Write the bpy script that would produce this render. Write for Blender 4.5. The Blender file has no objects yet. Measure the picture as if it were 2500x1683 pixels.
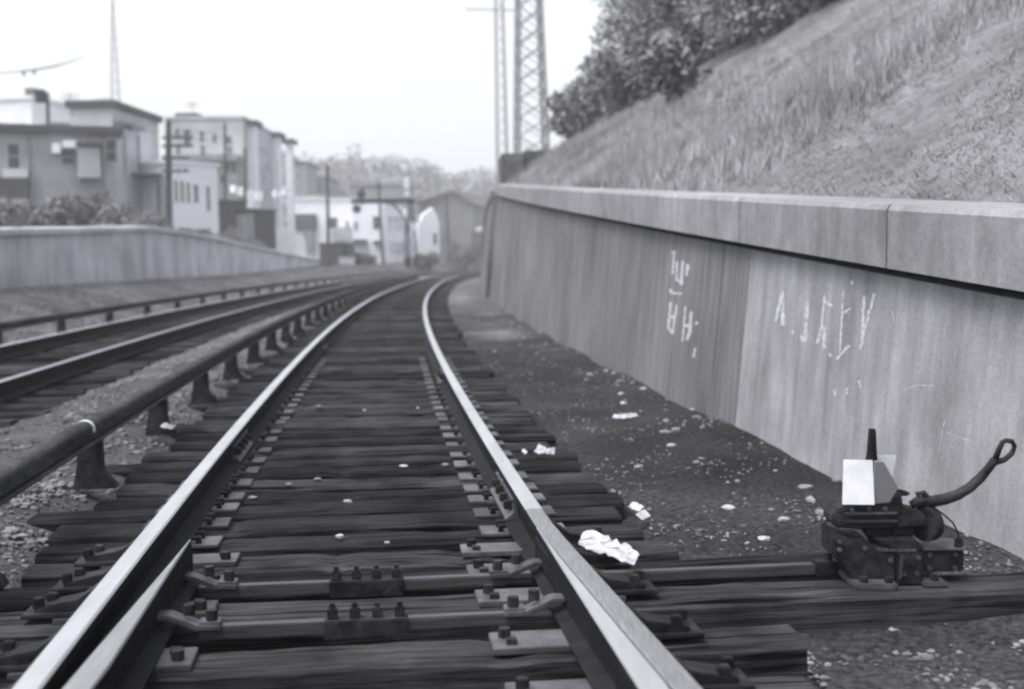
import bpy, bmesh, math, random
import numpy as np
from mathutils import Vector, Matrix
R_ = math.radians
random.seed(7)
rng = np.random.default_rng(11)
scene = bpy.context.scene
COL = scene.collection

# ------------------------------------------------------------------ camera
F = 2900.0; PITCH, ROLL, CAMH = 4.068, 0.5, 1.0256          # photograph pixels (2500 x 1683)
cd = bpy.data.cameras.new('camera'); cam = bpy.data.objects.new('camera', cd); COL.objects.link(cam)
cd.sensor_width = 36; cd.lens = F / 2500 * 36; cd.clip_start = .05; cd.clip_end = 3000
cam.matrix_world = Matrix.Translation((0, 0, CAMH)) @ Matrix.Rotation(R_(90 - PITCH), 4, 'X') @ Matrix.Rotation(R_(-ROLL), 4, 'Z')
cd.dof.use_dof = True; cd.dof.focus_distance = 4.8; cd.dof.aperture_fstop = 1.9
scene.camera = cam
# ------------------------------------------------------------------ sky, sun, exposure
SUN_EL, SUN_AZ = 67, 238          # azimuth clockwise from +Y: high, behind the camera
wd = bpy.data.worlds.new('World'); scene.world = wd; wd.use_nodes = True
nt = wd.node_tree; nt.nodes.clear()
sky = nt.nodes.new('ShaderNodeTexSky'); sky.sky_type = 'NISHITA'; sky.sun_disc = False
sky.sun_elevation = R_(SUN_EL); sky.sun_rotation = R_(SUN_AZ); sky.air_density = 1.0; sky.dust_density = 4.0
hs = nt.nodes.new('ShaderNodeHueSaturation'); hs.inputs['Saturation'].default_value = .2
bg = nt.nodes.new('ShaderNodeBackground'); bg.inputs['Strength'].default_value = .115
ow = nt.nodes.new('ShaderNodeOutputWorld')
nt.links.new(sky.outputs[0], hs.inputs['Color']); nt.links.new(hs.outputs[0], bg.inputs[0]); nt.links.new(bg.outputs[0], ow.inputs[0])
ld = bpy.data.lights.new('sun', 'SUN'); ld.energy = 1.2; ld.angle = R_(35); ld.color = (1, .985, .96)
sun = bpy.data.objects.new('sun', ld); COL.objects.link(sun)
sdir = Vector((math.sin(R_(SUN_AZ)) * math.cos(R_(SUN_EL)), math.cos(R_(SUN_AZ)) * math.cos(R_(SUN_EL)), math.sin(R_(SUN_EL))))
sun.rotation_euler = sdir.to_track_quat('Z', 'Y').to_euler(); sun.location = (0, -5, 30)
vs = scene.view_settings; vs.view_transform = 'Standard'; vs.look = 'None'; vs.exposure = 1.38; vs.gamma = 1
scene.cycles.filter_width = 2.3
scene.cycles.max_bounces = 6; scene.cycles.volume_bounces = 1

# ------------------------------------------------------------------ geometry of the line (s along the near track, d to its right)
_S = np.arange(-10, 300, .1); _i0 = 100
_k = np.where(_S < 70, .002619 - 2.7e-5 * _S, .004); _k = np.where(_S < 0, .0026, _k)
_th = np.cumsum(_k) * .1; _th = _th - _th[_i0] - .130449
_sx, _sy = np.sin(_th), np.cos(_th)
_X = np.cumsum(_sx) * .1; _X = _X - _X[_i0] - .069118
_Y = np.cumsum(_sy) * .1; _Y = _Y - _Y[_i0]
def W(s, d, z=0.0):
    x = np.interp(s, _S, _X); y = np.interp(s, _S, _Y); t = np.interp(s, _S, _th)
    return Vector((float(x + d * math.cos(t)), float(y - d * math.sin(t)), z))
def head(s): return -float(np.interp(s, _S, _th))        # rotation about Z of a frame whose Y follows the track
CM = np.array(cam.matrix_world.to_3x3())
def ray(u, v):
    return CM @ np.array([(u - 1250) / F, -(v - 841.5) / F, -1.0])
def at(u, v, Y):
    r = ray(u, v); t = Y / r[1]; return Vector((r[0] * t, Y, CAMH + r[2] * t))
def on(u, v, z):
    r = ray(u, v); t = (z - CAMH) / r[2]; return Vector((r[0] * t, r[1] * t, z))
def sd(x, y):
    i = int(np.argmin((_X - x) ** 2 + (_Y - y) ** 2)); ex, ey = x - _X[i], y - _Y[i]
    return _S[i] + ex * _sx[i] + ey * _sy[i], ex * _sy[i] - ey * _sx[i]
def sstep(a, b, x):
    t = min(1, max(0, (x - a) / (b - a))); return t * t * (3 - 2 * t)
LW_S = [-10, 15, 29.5, 36, 44.5, 49.5, 55.5, 68.5, 84.5]; LW_T = [1.7, 1.75, 1.89, 2.10, 2.38, 2.32, 2.19, 1.78, 1.21]
def lw_top(s): return float(np.interp(s, LW_S, LW_T))
def rw_bot(s): return .58 + .0665 * s
LWD = -9.5

# ------------------------------------------------------------------ materials
def g(v, a=1.0): return (v * .975, v * .975, v * 1.045, 1)
_M = {}
def mat(name, lo, hi, scale=4, stretch=(1, 1, 1), rough=.85, bump=.2, big=.0, bigscale=.5, metallic=0, detail=8, spread=.22, tone=None, spec=.3, perobj=0, bumpdist=.02, lo2=None, up=0, streak=0, crack=0):
    if name in _M: return _M[name]
    m = bpy.data.materials.new(name); m.use_nodes = True; n = m.node_tree; N = n.nodes; L = n.links
    b = N['Principled BSDF']; b.inputs['Roughness'].default_value = rough; b.inputs['Metallic'].default_value = metallic
    b.inputs['Specular IOR Level'].default_value = spec
    tc = N.new('ShaderNodeTexCoord'); mp = N.new('ShaderNodeMapping'); mp.inputs['Scale'].default_value = stretch
    vec = tc.outputs['Object']
    oi = None
    if perobj:
        oi = N.new('ShaderNodeObjectInfo'); ad = N.new('ShaderNodeVectorMath'); ad.operation = 'ADD'
        cb = N.new('ShaderNodeVectorMath'); cb.operation = 'SCALE'; cb.inputs[0].default_value = (17, 31, 23)
        L.new(oi.outputs['Random'], cb.inputs['Scale']); L.new(vec, ad.inputs[0]); L.new(cb.outputs[0], ad.inputs[1]); vec = ad.outputs[0]
    L.new(vec, mp.inputs['Vector'])
    t = N.new('ShaderNodeTexNoise'); t.inputs['Scale'].default_value = scale; t.inputs['Detail'].default_value = detail; t.inputs['Roughness'].default_value = .62
    L.new(mp.outputs[0], t.inputs['Vector'])
    r = N.new('ShaderNodeValToRGB'); r.color_ramp.elements[0].position = .5 - spread; r.color_ramp.elements[1].position = .5 + spread
    r.color_ramp.elements[0].color = g(lo); r.color_ramp.elements[1].color = g(hi)
    L.new(t.outputs['Fac'], r.inputs['Fac']); col = r.outputs['Color']
    def mul(fac_sock, a, c, color):
        mr = N.new('ShaderNodeMapRange'); mr.inputs['From Min'].default_value = .3; mr.inputs['From Max'].default_value = .7
        mr.inputs['To Min'].default_value = a; mr.inputs['To Max'].default_value = c
        L.new(fac_sock, mr.inputs['Value'])
        mx = N.new('ShaderNodeVectorMath'); mx.operation = 'SCALE'; L.new(color, mx.inputs[0]); L.new(mr.outputs[0], mx.inputs['Scale']); return mx.outputs[0]
    if big:
        t2 = N.new('ShaderNodeTexNoise'); t2.inputs['Scale'].default_value = bigscale; t2.inputs['Detail'].default_value = 3
        L.new(vec, t2.inputs['Vector']); col = mul(t2.outputs['Fac'], 1 - big, 1 + big, col)
    if crack:
        m6 = N.new('ShaderNodeMapping'); m6.inputs['Scale'].default_value = (.9, 30, 30); L.new(vec, m6.inputs['Vector'])
        t6 = N.new('ShaderNodeTexNoise'); t6.inputs['Scale'].default_value = 1.0; t6.inputs['Detail'].default_value = 3; L.new(m6.outputs[0], t6.inputs['Vector'])
        r6 = N.new('ShaderNodeMapRange'); r6.inputs['From Min'].default_value = .58; r6.inputs['From Max'].default_value = .64; r6.inputs['To Min'].default_value = 1; r6.inputs['To Max'].default_value = 1 - crack
        L.new(t6.outputs['Fac'], r6.inputs['Value']); x6 = N.new('ShaderNodeVectorMath'); x6.operation = 'SCALE'; L.new(col, x6.inputs[0]); L.new(r6.outputs[0], x6.inputs['Scale']); col = x6.outputs[0]
    if streak:
        m4 = N.new('ShaderNodeMapping'); m4.inputs['Scale'].default_value = (11, 11, .05); L.new(vec, m4.inputs['Vector'])
        t4 = N.new('ShaderNodeTexNoise'); t4.inputs['Scale'].default_value = 1.0; t4.inputs['Detail'].default_value = 4; L.new(m4.outputs[0], t4.inputs['Vector'])
        col = mul(t4.outputs['Fac'], 1 - streak, 1 + streak * .6, col)
        t5 = N.new('ShaderNodeTexNoise'); t5.inputs['Scale'].default_value = 55; t5.inputs['Detail'].default_value = 3; L.new(vec, t5.inputs['Vector'])
        col = mul(t5.outputs['Fac'], .86, 1.12, col)
    if perobj: col = mul(oi.outputs['Random'], 1 - perobj, 1 + perobj, col)
    if tone:
        at_ = N.new('ShaderNodeAttribute'); at_.attribute_name = tone
        mx = N.new('ShaderNodeMix'); mx.data_type = 'RGBA'; mx.inputs['B'].default_value = g(lo2 or lo)
        t3 = N.new('ShaderNodeVectorMath'); t3.operation = 'MULTIPLY'; L.new(col, t3.inputs[0]); L.new(at_.outputs['Color'], t3.inputs[1]); col = t3.outputs[0]
    L.new(col, b.inputs['Base Color'])
    if bump:
        bp = N.new('ShaderNodeBump'); bp.inputs['Strength'].default_value = bump; bp.inputs['Distance'].default_value = bumpdist
        L.new(t.outputs['Fac'], bp.inputs['Height']); L.new(bp.outputs[0], b.inputs['Normal'])
    if up:
        ge = N.new('ShaderNodeNewGeometry'); a1 = N.new('ShaderNodeVectorMath'); a1.operation = 'SCALE'; a1.inputs['Scale'].default_value = 1 - up
        a2 = N.new('ShaderNodeVectorMath'); a2.operation = 'ADD'; a2.inputs[1].default_value = (0, 0, up); a3 = N.new('ShaderNodeVectorMath'); a3.operation = 'NORMALIZE'
        L.new(ge.outputs['Normal'], a1.inputs[0]); L.new(a1.outputs[0], a2.inputs[0]); L.new(a2.outputs[0], a3.inputs[0]); L.new(a3.outputs[0], b.inputs['Normal'])
    _M[name] = m; return m

M_TIE = mat('creosoted wood', .006, .052, 13, (.2, 5, 5), .9, 1.0, big=.45, bigscale=3.5, perobj=.4, crack=.8, spec=.03, bumpdist=.012, spread=.2)
M_TIE2 = mat('grey weathered wood', .02, .075, 9, (.25, 4, 4), .9, .6, big=.3, bigscale=2, perobj=.25, spec=.15)
M_STEEL = mat('rusty rail steel', .006, .018, 12, (1, 1, 1), .75, .3, big=.2, spec=.12)
M_TOP = mat('polished rail head', .38, .55, 3, (3, .6, 3), .38, .03, metallic=.55, spec=.5)
M_WORN = mat('worn rail head', .13, .30, 30, (6, .25, 6), .5, .1, metallic=.4)
M_PTOP = mat('dull point rail head', .2, .3, 20, (4, .3, 4), .5, .06, metallic=.4)
M_IRON = mat('dark iron', .006, .034, 20, rough=.65, bump=.6, big=.45, bigscale=9, spec=.16, perobj=.25)
M_PLATE = mat('worn steel plate', .04, .12, 10, rough=.5, bump=.25, big=.3, bigscale=4, metallic=.3, perobj=.25)
M_TPL = mat('grimy tie plate', .03, .10, 10, rough=.6, bump=.25, big=.35, bigscale=4, perobj=.35)
M_BAR = mat('worn bar steel', .035, .10, 16, (.3, 3, 3), rough=.5, bump=.15, metallic=.3)
M_GROUND = mat('cinder and dirt', .03, .24, 34, rough=.95, bump=1.0, big=.4, bigscale=.9, tone='tone', spec=.02, detail=12, bumpdist=.05)
M_YARD = mat('yard earth', .12, .25, 2, rough=.95, bump=.4, big=.3, bigscale=.2, spec=.1)
M_HILL = mat('hill soil', .10, .20, 7, rough=.95, bump=.5, big=.3, bigscale=.8, spec=.1)
M_CONC_D = mat('stained concrete', streak=.22, lo=.105, hi=.205, scale=3.0, stretch=(4.5, 4.5, .09), rough=.9, bump=.25, big=.28, bigscale=.5, spec=.15, spread=.2)
M_CONC_L = mat('pale patchy concrete', .21, .34, 5.0, (1.4, 1.4, .4), .9, .45, streak=.14, big=.2, bigscale=1.6, spec=.15, spread=.22)
M_COPE = mat('coping concrete', .20, .31, 6, (1, 1, .8), .9, .4, streak=.12, big=.2, bigscale=.8, spec=.15)
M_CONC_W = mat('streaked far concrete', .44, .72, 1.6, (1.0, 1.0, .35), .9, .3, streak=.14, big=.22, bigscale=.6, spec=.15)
M_ABUT = mat('dark mottled concrete', .06, .15, 2.5, rough=.95, bump=.6, big=.35, bigscale=.8)
M_CHALK = mat('chalk', .42, .7, 14, (1, 1, 1), .95, 0, spread=.3)
_n = M_CHALK.node_tree; _t = _n.nodes.new('ShaderNodeTexNoise'); _t.inputs['Scale'].default_value = 45; _t.inputs['Detail'].default_value = 6
_c = _n.nodes.new('ShaderNodeTexCoord'); _n.links.new(_c.outputs['Object'], _t.inputs['Vector'])
_r = _n.nodes.new('ShaderNodeMapRange'); _r.inputs['From Min'].default_value = .36; _r.inputs['From Max'].default_value = .58; _r.inputs['To Min'].default_value = .5; _r.inputs['To Max'].default_value = 1.0
_n.links.new(_t.outputs['Fac'], _r.inputs['Value']); _n.links.new(_r.outputs[0], _n.nodes['Principled BSDF'].inputs['Alpha'])
M_STONE = mat('pale stone', .2, .42, 6, rough=.9, bump=.3, perobj=.35)
M_GRAV = mat('gravel', .05, .24, 3, rough=.95, bump=.2, detail=2, spread=.12)
M_BALL = mat('grey ballast stone', .05, .19, 5, rough=.95, bump=.2, detail=3, spread=.14)
M_PAPER = mat('white paper', .3, .62, 26, rough=.9, bump=.3)
M_GRASS = mat('dry grass', .16, .25, 2.2, (1, 1, 1), .9, 0, up=.85, big=.28, bigscale=.45, spec=.1, detail=6, spread=.15)
M_WEED = mat('tall weeds', .15, .30, 3.5, (1, 1, .5), .9, 0, up=.5, big=.35, bigscale=.6, spec=.1, detail=6, spread=.15)
M_LEAF = mat('tree leaves', .24, .36, 1.2, rough=.85, bump=0, up=.65, big=.25, bigscale=.28, spec=.15, detail=5, spread=.16)
M_LEAFD = mat('dark shrub leaves', .06, .15, 2, rough=.85, bump=0, up=.4, big=.35, bigscale=.6, spec=.15, detail=4)
M_FARLEAF = mat('far wood leaves', .05, .12, .12, rough=.9, bump=0, big=.3, bigscale=.03, spec=.1, detail=5)
M_BARK = mat('bark', .05, .12, 6, (1, 1, .3), .95, .6)
M_POLE = mat('weathered pole wood', .04, .09, 6, (2, 2, .2), .95, .4)
M_TOWER = mat('grey painted steel', .14, .22, 4, rough=.7, bump=.05)
M_WHITE = mat('white stucco', .8, .9, 1.2, rough=.9, bump=.05, big=.06)
M_PALE = mat('pale stucco', .42, .55, .9, (1, 1, .5), rough=.9, bump=.08, big=.12)
M_GREY = mat('grey shingle wall', .22, .32, 1.2, (1, 1, 2), rough=.9, bump=.1, big=.12)
M_LGREY = mat('light grey render', .32, .44, 1.0, rough=.9, bump=.08, big=.12)
M_DGREY = mat('dark boards', .06, .12, 3, (3, 3, .2), rough=.9, bump=.1, big=.2)
M_ROOF = mat('dark roofing', .05, .09, 3, rough=.9, bump=.2, big=.2)
M_GLASS = mat('dark window glass', .03, .05, 1, rough=.12, bump=0, spec=.5)
M_FRAME = mat('painted window frame', .4, .5, 4, rough=.7, bump=0)
M_CLOTH = mat('white cloth', .86, .9, 2, rough=.9, bump=0)
M_CASE = mat('wooden rail casing', .022, .075, 9, (.9, .9, 3), .85, .35, big=.4, bigscale=1.6, spec=.12)
M_VANE = mat('white enamel', .5, .72, 9, rough=.5, bump=.02)
M_VANEG = mat('grey enamel', .15, .19, 3, rough=.5, bump=.02)
M_MGREY = mat('mid grey shingles', .13, .20, 1.2, (1, 1, 2), rough=.9, bump=.1, big=.15)
M_RUST = mat('rust brown brick', .07, .12, 5, rough=.9, bump=.2)

# ------------------------------------------------------------------ mesh helpers
class MB:
    def __init__(s): s.v = []; s.f = []; s.mi = []
    def add(s, vs, fs, mi=0):
        o = len(s.v); s.v += [tuple(p) for p in vs]; s.f += [tuple(i + o for i in f) for f in fs]; s.mi += [mi] * len(fs); return s
    def box(s, x0, x1, y0, y1, z0, z1, mi=0, X=None):
        p = [Vector((x, y, z)) for z in (z0, z1) for y in (y0, y1) for x in (x0, x1)]
        if X is not None: p = [X @ q for q in p]
        return s.add(p, [(0, 2, 3, 1), (4, 5, 7, 6), (0, 1, 5, 4), (2, 6, 7, 3), (0, 4, 6, 2), (1, 3, 7, 5)], mi)
    def prism(s, poly, a, b, axis='Y', mi=0, X=None):         # polygon extruded between a and b
        def P(u, v, t): return {'Y': Vector((u, t, v)), 'X': Vector((t, u, v)), 'Z': Vector((u, v, t))}[axis]
        n = len(poly); vs_ = [P(u, v, a) for u, v in poly] + [P(u, v, b) for u, v in poly]
        if X is not None: vs_ = [X @ q for q in vs_]
        return s.add(vs_, [tuple(range(n))[::-1], tuple(range(n, 2 * n))] + [(i, (i + 1) % n, n + (i + 1) % n, n + i) for i in range(n)], mi)
    def tube(s, pts, rad, n=8, mi=0, flat=1.0):
        pts = [Vector(p) for p in pts]; rad = rad if hasattr(rad, '__len__') else [rad] * len(pts); rings = []
        for i, p in enumerate(pts):
            t = (pts[min(i + 1, len(pts) - 1)] - pts[max(i - 1, 0)]).normalized()
            a = t.cross(Vector((0, 0, 1)));
            if a.length < .05: a = t.cross(Vector((0, 1, 0)))
            a.normalize(); b = t.cross(a)
            rings.append([p + rad[i] * (math.cos(2 * math.pi * k / n) * a * flat + math.sin(2 * math.pi * k / n) * b) for k in range(n)])
        fs = []
        for i in range(len(pts) - 1):
            for k in range(n): fs.append((i * n + k, i * n + (k + 1) % n, (i + 1) * n + (k + 1) % n, (i + 1) * n + k))
        fs += [tuple(range(n))[::-1], tuple((len(pts) - 1) * n + k for k in range(n))]
        return s.add([q for r in rings for q in r], fs, mi)
    def build(s, name, mats, parent=None, smooth=False, bevel=0, **kw):
        me = bpy.data.meshes.new(name); me.from_pydata([tuple(p) for p in s.v], [], s.f)
        for m in (mats if isinstance(mats, (list, tuple)) else [mats]): me.materials.append(m)
        me.polygons.foreach_set('material_index', s.mi)
        bm = bmesh.new(); bm.from_mesh(me); bmesh.ops.recalc_face_normals(bm, faces=bm.faces[:]); 
        if bevel: bmesh.ops.bevel(bm, geom=bm.edges[:], offset=bevel, segments=2, affect='EDGES', clamp_overlap=True)
        bm.to_mesh(me); bm.free()
        if smooth: me.polygons.foreach_set('use_smooth', [True] * len(me.polygons))
        o = bpy.data.objects.new(name, me); COL.objects.link(o)
        if parent is not None: o.parent = parent
        if kw: tag(o, **kw)
        return o
def tag(o, label=None, cat=None, group=None, kind=None):
    if label: o['label'] = label
    if cat: o['category'] = cat
    if group: o['group'] = group
    if kind: o['kind'] = kind
    return o
def thing(name, label, cat, loc=(0, 0, 0), rz=0, group=None):
    o = bpy.data.objects.new(name, None); COL.objects.link(o); o.location = loc; o.rotation_euler = (0, 0, rz); o.empty_display_size = .2
    return tag(o, label, cat, group)
def dup(o, parent=None):
    c = o.copy(); COL.objects.link(c)
    if parent is not None: c.parent = parent
    for ch in list(o.children): dup(ch, c)
    return c
def fast_mesh(name, verts, faces_n, material, parent=None):
    """verts (n*k,3): n separate faces of k corners each"""
    k = faces_n; n = len(verts) // k
    me = bpy.data.meshes.new(name); me.vertices.add(len(verts)); me.vertices.foreach_set('co', np.asarray(verts, dtype=np.float32).ravel())
    me.loops.add(n * k); me.loops.foreach_set('vertex_index', np.arange(n * k, dtype=np.int32))
    me.polygons.add(n); me.polygons.foreach_set('loop_start', np.arange(0, n * k, k, dtype=np.int32))
    me.update(calc_edges=True); me.materials.append(material)
    o = bpy.data.objects.new(name, me); COL.objects.link(o)
    if parent is not None: o.parent = parent
    return o
def sweep(fn, ss, poly, mi_fn=None):
    """fn(s)->(d,z) path offset; poly(s) list of (dd,zz); caps at both ends"""
    mb = MB(); n = None; vs_ = []; fs = []; mi = []
    for i, s in enumerate(ss):
        d, z = fn(s); pl = poly(s); n = len(pl)
        for a, b in pl: vs_.append(W(s, d + a, z + b))
    for i in range(len(ss) - 1):
        for k in range(n):
            fs.append((i * n + k, i * n + (k + 1) % n, (i + 1) * n + (k + 1) % n, (i + 1) * n + k)); mi.append(mi_fn(k, ss[i]) if mi_fn else 0)
    fs.append(tuple(range(n))); mi.append(0); fs.append(tuple((len(ss) - 1) * n + k for k in range(n))[::-1]); mi.append(0)
    mb.v = vs_; mb.f = fs; mb.mi = mi; return mb
def srange(a, b, near=.5):
    out = [a]
    while out[-1] < b - .01: out.append(min(b, out[-1] + max(near, out[-1] * .035)))
    return out

# ------------------------------------------------------------------ ground
def gz(s, d):
    z = -.245
    if d > .0: z += .05 * sstep(1.9, 2.7, d) * (.6 + .4 * math.sin(s * 1.7))
    z -= (.05 + .16 * sstep(5.0, 4.4, s)) * sstep(1.45, 1.2, abs(d))
    if d > 1.2: z -= .09 * sstep(4.15, 3.9, s)              # deeper cribs round the switch
    z += .085 * sstep(-1.3, -1.75, d) * sstep(-2.9, -2.3, d)               # ballast heaped between the tracks
    r = sstep(-6.0, -9.3, d)
    z += r * float(np.interp(s, [0, 30, 60, 85, 120], [.72, .68, .66, .98, 1.0]))
    if d < LWD - .2:                                                     # yard behind the left wall
        yard = float(np.interp(s, [-10, 84, 96], [lw_top(s) - .30, lw_top(s) - .30, .75])) if s < 96 else .75
        z = yard + .012 * min(80, (LWD - d))
    return z
def tone(s, d):
    a = 1.0
    c = sstep(1.35, .9, abs(d))                                          # oily cinders between the near rails
    a *= 1 - .8 * c
    a *= 1 - .35 * sstep(2.6, 2.0, abs(d + 3.97)) * sstep(1.5, .8, abs(d + 3.97))
    if d > 1.2: a *= .34 + .2 * sstep(6, 3, s) + .5 * sstep(14, 40, s)
    a += .9 * math.exp(-((s - 20.5) / 1.6) ** 2 - ((d - 1.95) / .45) ** 2) + .7 * math.exp(-((s - 40) / 5) ** 2 - ((d - 1.75) / .35) ** 2) + .3 * math.exp(-((s - 28) / 2) ** 2 - ((d - 2.2) / .3) ** 2)
    if -3.0 < d < -1.15: a *= .72 + .5 * sstep(8, 22, s)
    if d < -5.8: a *= .72 + .12 * math.sin(s * .9 + d) * math.sin(s * .31)
    if d < -8.6: a *= .8
    return a
sg = [-9 + .5 * i for i in range(18)] + [0 + .25 * i for i in range(60)] + [15 + .5 * i for i in range(50)] + [40 + 2 * i for i in range(61)]
dg = [-120, -90, -60, -40, -25, -18, -14, -11.5, -10.2, -9.75, -9.69, -9.4] + list(np.arange(-9.2, -5.9, .4)) + list(np.arange(-5.9, 3.35, .14))
mb = MB(); nd = len(dg); tones = []
for s in sg:
    for d in dg:
        j = .018 * (random.random() - .5) if -9.4 < d < 3.3 else 0
        mb.v.append(tuple(W(s, d, gz(s, d) + j))); tones.append(tone(s, d))
for i in range(len(sg) - 1):
    for k in range(nd - 1): mb.f.append((i * nd + k, i * nd + k + 1, (i + 1) * nd + k + 1, (i + 1) * nd + k)); mb.mi.append(0)
ground = mb.build('ground', M_GROUND, smooth=True, kind='structure')
ca = ground.data.color_attributes.new('tone', 'FLOAT_COLOR', 'POINT')
ca.data.foreach_set('color', np.array([(t, t, t, 1) for t in tones], dtype=np.float32).ravel())
MB().add([(-900, -60, -.62), (900, -60, -.62), (900, 1500, -.62), (-900, 1500, -.62)], [(0, 1, 2, 3)]).build('terrain', M_YARD, kind='structure')

# gravel: loose stones too many to count
def stones(n, fs, fd, size, name, material):
    bmi = bmesh.new(); bmesh.ops.create_icosphere(bmi, subdivisions=1, radius=1); bmi.verts.ensure_lookup_table()
    base = np.array([q.co[:] for q in bmi.verts]); tri = [tuple(q.index for q in f_.verts) for f_ in bmi.faces if sum(q.co.z for q in f_.verts) > -1.2]; bmi.free()
    out = []
    for i in range(n):
        for _ in range(6):
            s, d = fs(), fd()
            if math.sin(s * 2.9 + 2 * math.sin(d * 3.1)) * math.sin(d * 5.3 - s * 1.3) + random.uniform(-.6, .6) > .1: break
        p = W(s, d, gz(s, d) + .006); k = size() ; sc = np.array([k * random.uniform(.6, 1.4), k * random.uniform(.6, 1.3), k * random.uniform(.4, .9)])
        a = random.uniform(0, 6.28); c, sn = math.cos(a), math.sin(a)
        q = base * sc * (1 + .17 * rng.normal(size=(len(base), 1))); q = np.stack([q[:, 0] * c - q[:, 1] * sn, q[:, 0] * sn + q[:, 1] * c, q[:, 2]], 1) + np.array(p)
        for t in tri: out.append(q[list(t)])
    o = fast_mesh(name, np.concatenate(out), 3, material); return tag(o, kind='stuff')
def mixd():
    r = random.random()
    if r < .38: return random.uniform(1.35, 2.68)
    if r < .78: return random.uniform(-3.0, -1.5)
    if r < .88: return random.uniform(-9.2, -5.3)
    return random.uniform(-.65, .65)
stones(10000, lambda: 2.8 + 30 * random.random() ** 1.7, mixd, lambda: random.choice([.004, .005, .006, .008, .012]), 'gravel', M_GRAV)
stones(6500, lambda: 4 + 28 * random.random() ** 1.5, lambda: random.choice([random.gauss(-2.3, .32), random.gauss(-1.95, .22), random.gauss(-1.6, .2)]), lambda: random.choice([.010, .014, .018, .024]), 'ballast', M_BALL)
stones(1500, lambda: random.uniform(2.4, 4.0), lambda: random.uniform(1.35, 2.68), lambda: random.choice([.004, .006, .008, .011, .015]), 'gravel', M_GRAV)
stones(90, lambda: 4 + 26 * random.random() ** 1.5, lambda: random.choice([random.uniform(2.25, 2.68), random.uniform(1.3, 2.68)]), lambda: random.choice([.01, .012, .016, .022, .03]), 'rubble', M_STONE)

# ------------------------------------------------------------------ ties
def tie_mesh(L, seed, w=.212, h=.17):
    r = random.Random(seed); bm = bmesh.new(); nx = 26; w = w * r.uniform(.84, 1.08)
    prof = [(-w / 2, -h), (w / 2, -h), (w / 2, -.02), (w / 2 - .018, 0), (-w / 2 + .018, 0), (-w / 2, -.02)]
    rings = []
    for i in range(nx + 1):
        x = -L / 2 + L * i / nx; dz = r.uniform(-.003, .002) - (.012 if r.random() < .05 else 0); dy = r.uniform(-.003, .003); e = r.uniform(-.012, .012) if i in (0, nx) else 0
        rings.append([bm.verts.new((x + e * r.random(), a + dy + r.uniform(-.002, .002), b + (dz if b > -.1 else 0) + r.uniform(-.003, .003))) for a, b in prof])
    for i in range(nx):
        for k in range(6): bm.faces.new((rings[i][k], rings[i][(k + 1) % 6], rings[i + 1][(k + 1) % 6], rings[i + 1][k]))
    bm.faces.new(rings[0][::-1]); bm.faces.new(rings[-1]); bmesh.ops.recalc_face_normals(bm, faces=bm.faces[:])
    me = bpy.data.meshes.new('tie'); bm.to_mesh(me); bm.free(); me.materials.append(M_TIE); return me
TIES = [tie_mesh(2.60, i) for i in range(6)]; TIEL = [tie_mesh(2.86, 20 + i) for i in range(3)]
def tie(s, d, me, label, group=None, z=-.18, yaw=0):
    o = bpy.data.objects.new('wooden_tie', me); COL.objects.link(o); o.location = W(s, d, z + random.uniform(-.014, .004))
    o.rotation_euler = (random.uniform(-.02, .02), random.uniform(-.004, .004), head(s) + yaw); return tag(o, label, 'railroad tie', group)
# shared little parts
def plate_proto():
    p = MB().box(-.19, .19, -.09, .09, 0, .014).build('tie_plate', M_TPL, bevel=.003)
    for x in (-.105, .105):
        for y in (-.05, .05):
            k = MB().box(-.012, .012, -.012, .012, .0, .03); k.box(-.028 if x > 0 else -.012, .012 if x > 0 else .028, -.017, .017, .03, .045)
            o = k.build('spike', M_IRON, p, bevel=.004); o.location = (x, y, 0)
    return p
PLATE = plate_proto()
ordw = ['first', 'second', 'third', 'fourth', 'fifth', 'sixth', 'seventh', 'eighth', 'ninth', 'tenth', 'eleventh', 'twelfth']
def put(proto, parent, loc, rz=0):
    c = dup(proto, parent); c.location = loc; c.rotation_euler = (0, 0, rz); return c
def local(tie_o, s, d, z): return None
# slide plates and rail braces of the switch
def slide_proto():
    p = MB().box(-.26, .26, -.085, .085, 0, .02).build('slide_plate', M_PLATE, bevel=.003)
    b = MB().prism([(.02 * math.cos(a), .02 * math.sin(a)) for a in np.arange(6) * math.pi / 3], .02, .05, 'Z').build('bolt', M_IRON, p); b.location = (-.215, .03, 0)
    b = MB().box(-.016, .016, -.016, .016, .02, .036).build('bolt', M_IRON, p); b.location = (-.2, -.035, 0)
    return p
SLIDE = slide_proto()
def brace_proto():
    p = MB(); p.prism([(-.10, .115), (-.075, .12), (.02, .055), (.16, .03), (.16, .012), (-.10, .012)], -.05, .05, 'Y')
    p.box(-.04, .20, -.075, .075, 0, .0145)
    o = p.build('rail_brace', M_IRON, bevel=.004)
    for x, y in ((.12, -.03), (.15, .03)):
        b = MB().box(-.017, .017, -.017, .017, .025, .062).build('bolt', M_IRON, o, bevel=.004); b.location = (x, y, 0)
    return o
BRACE = brace_proto()
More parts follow.
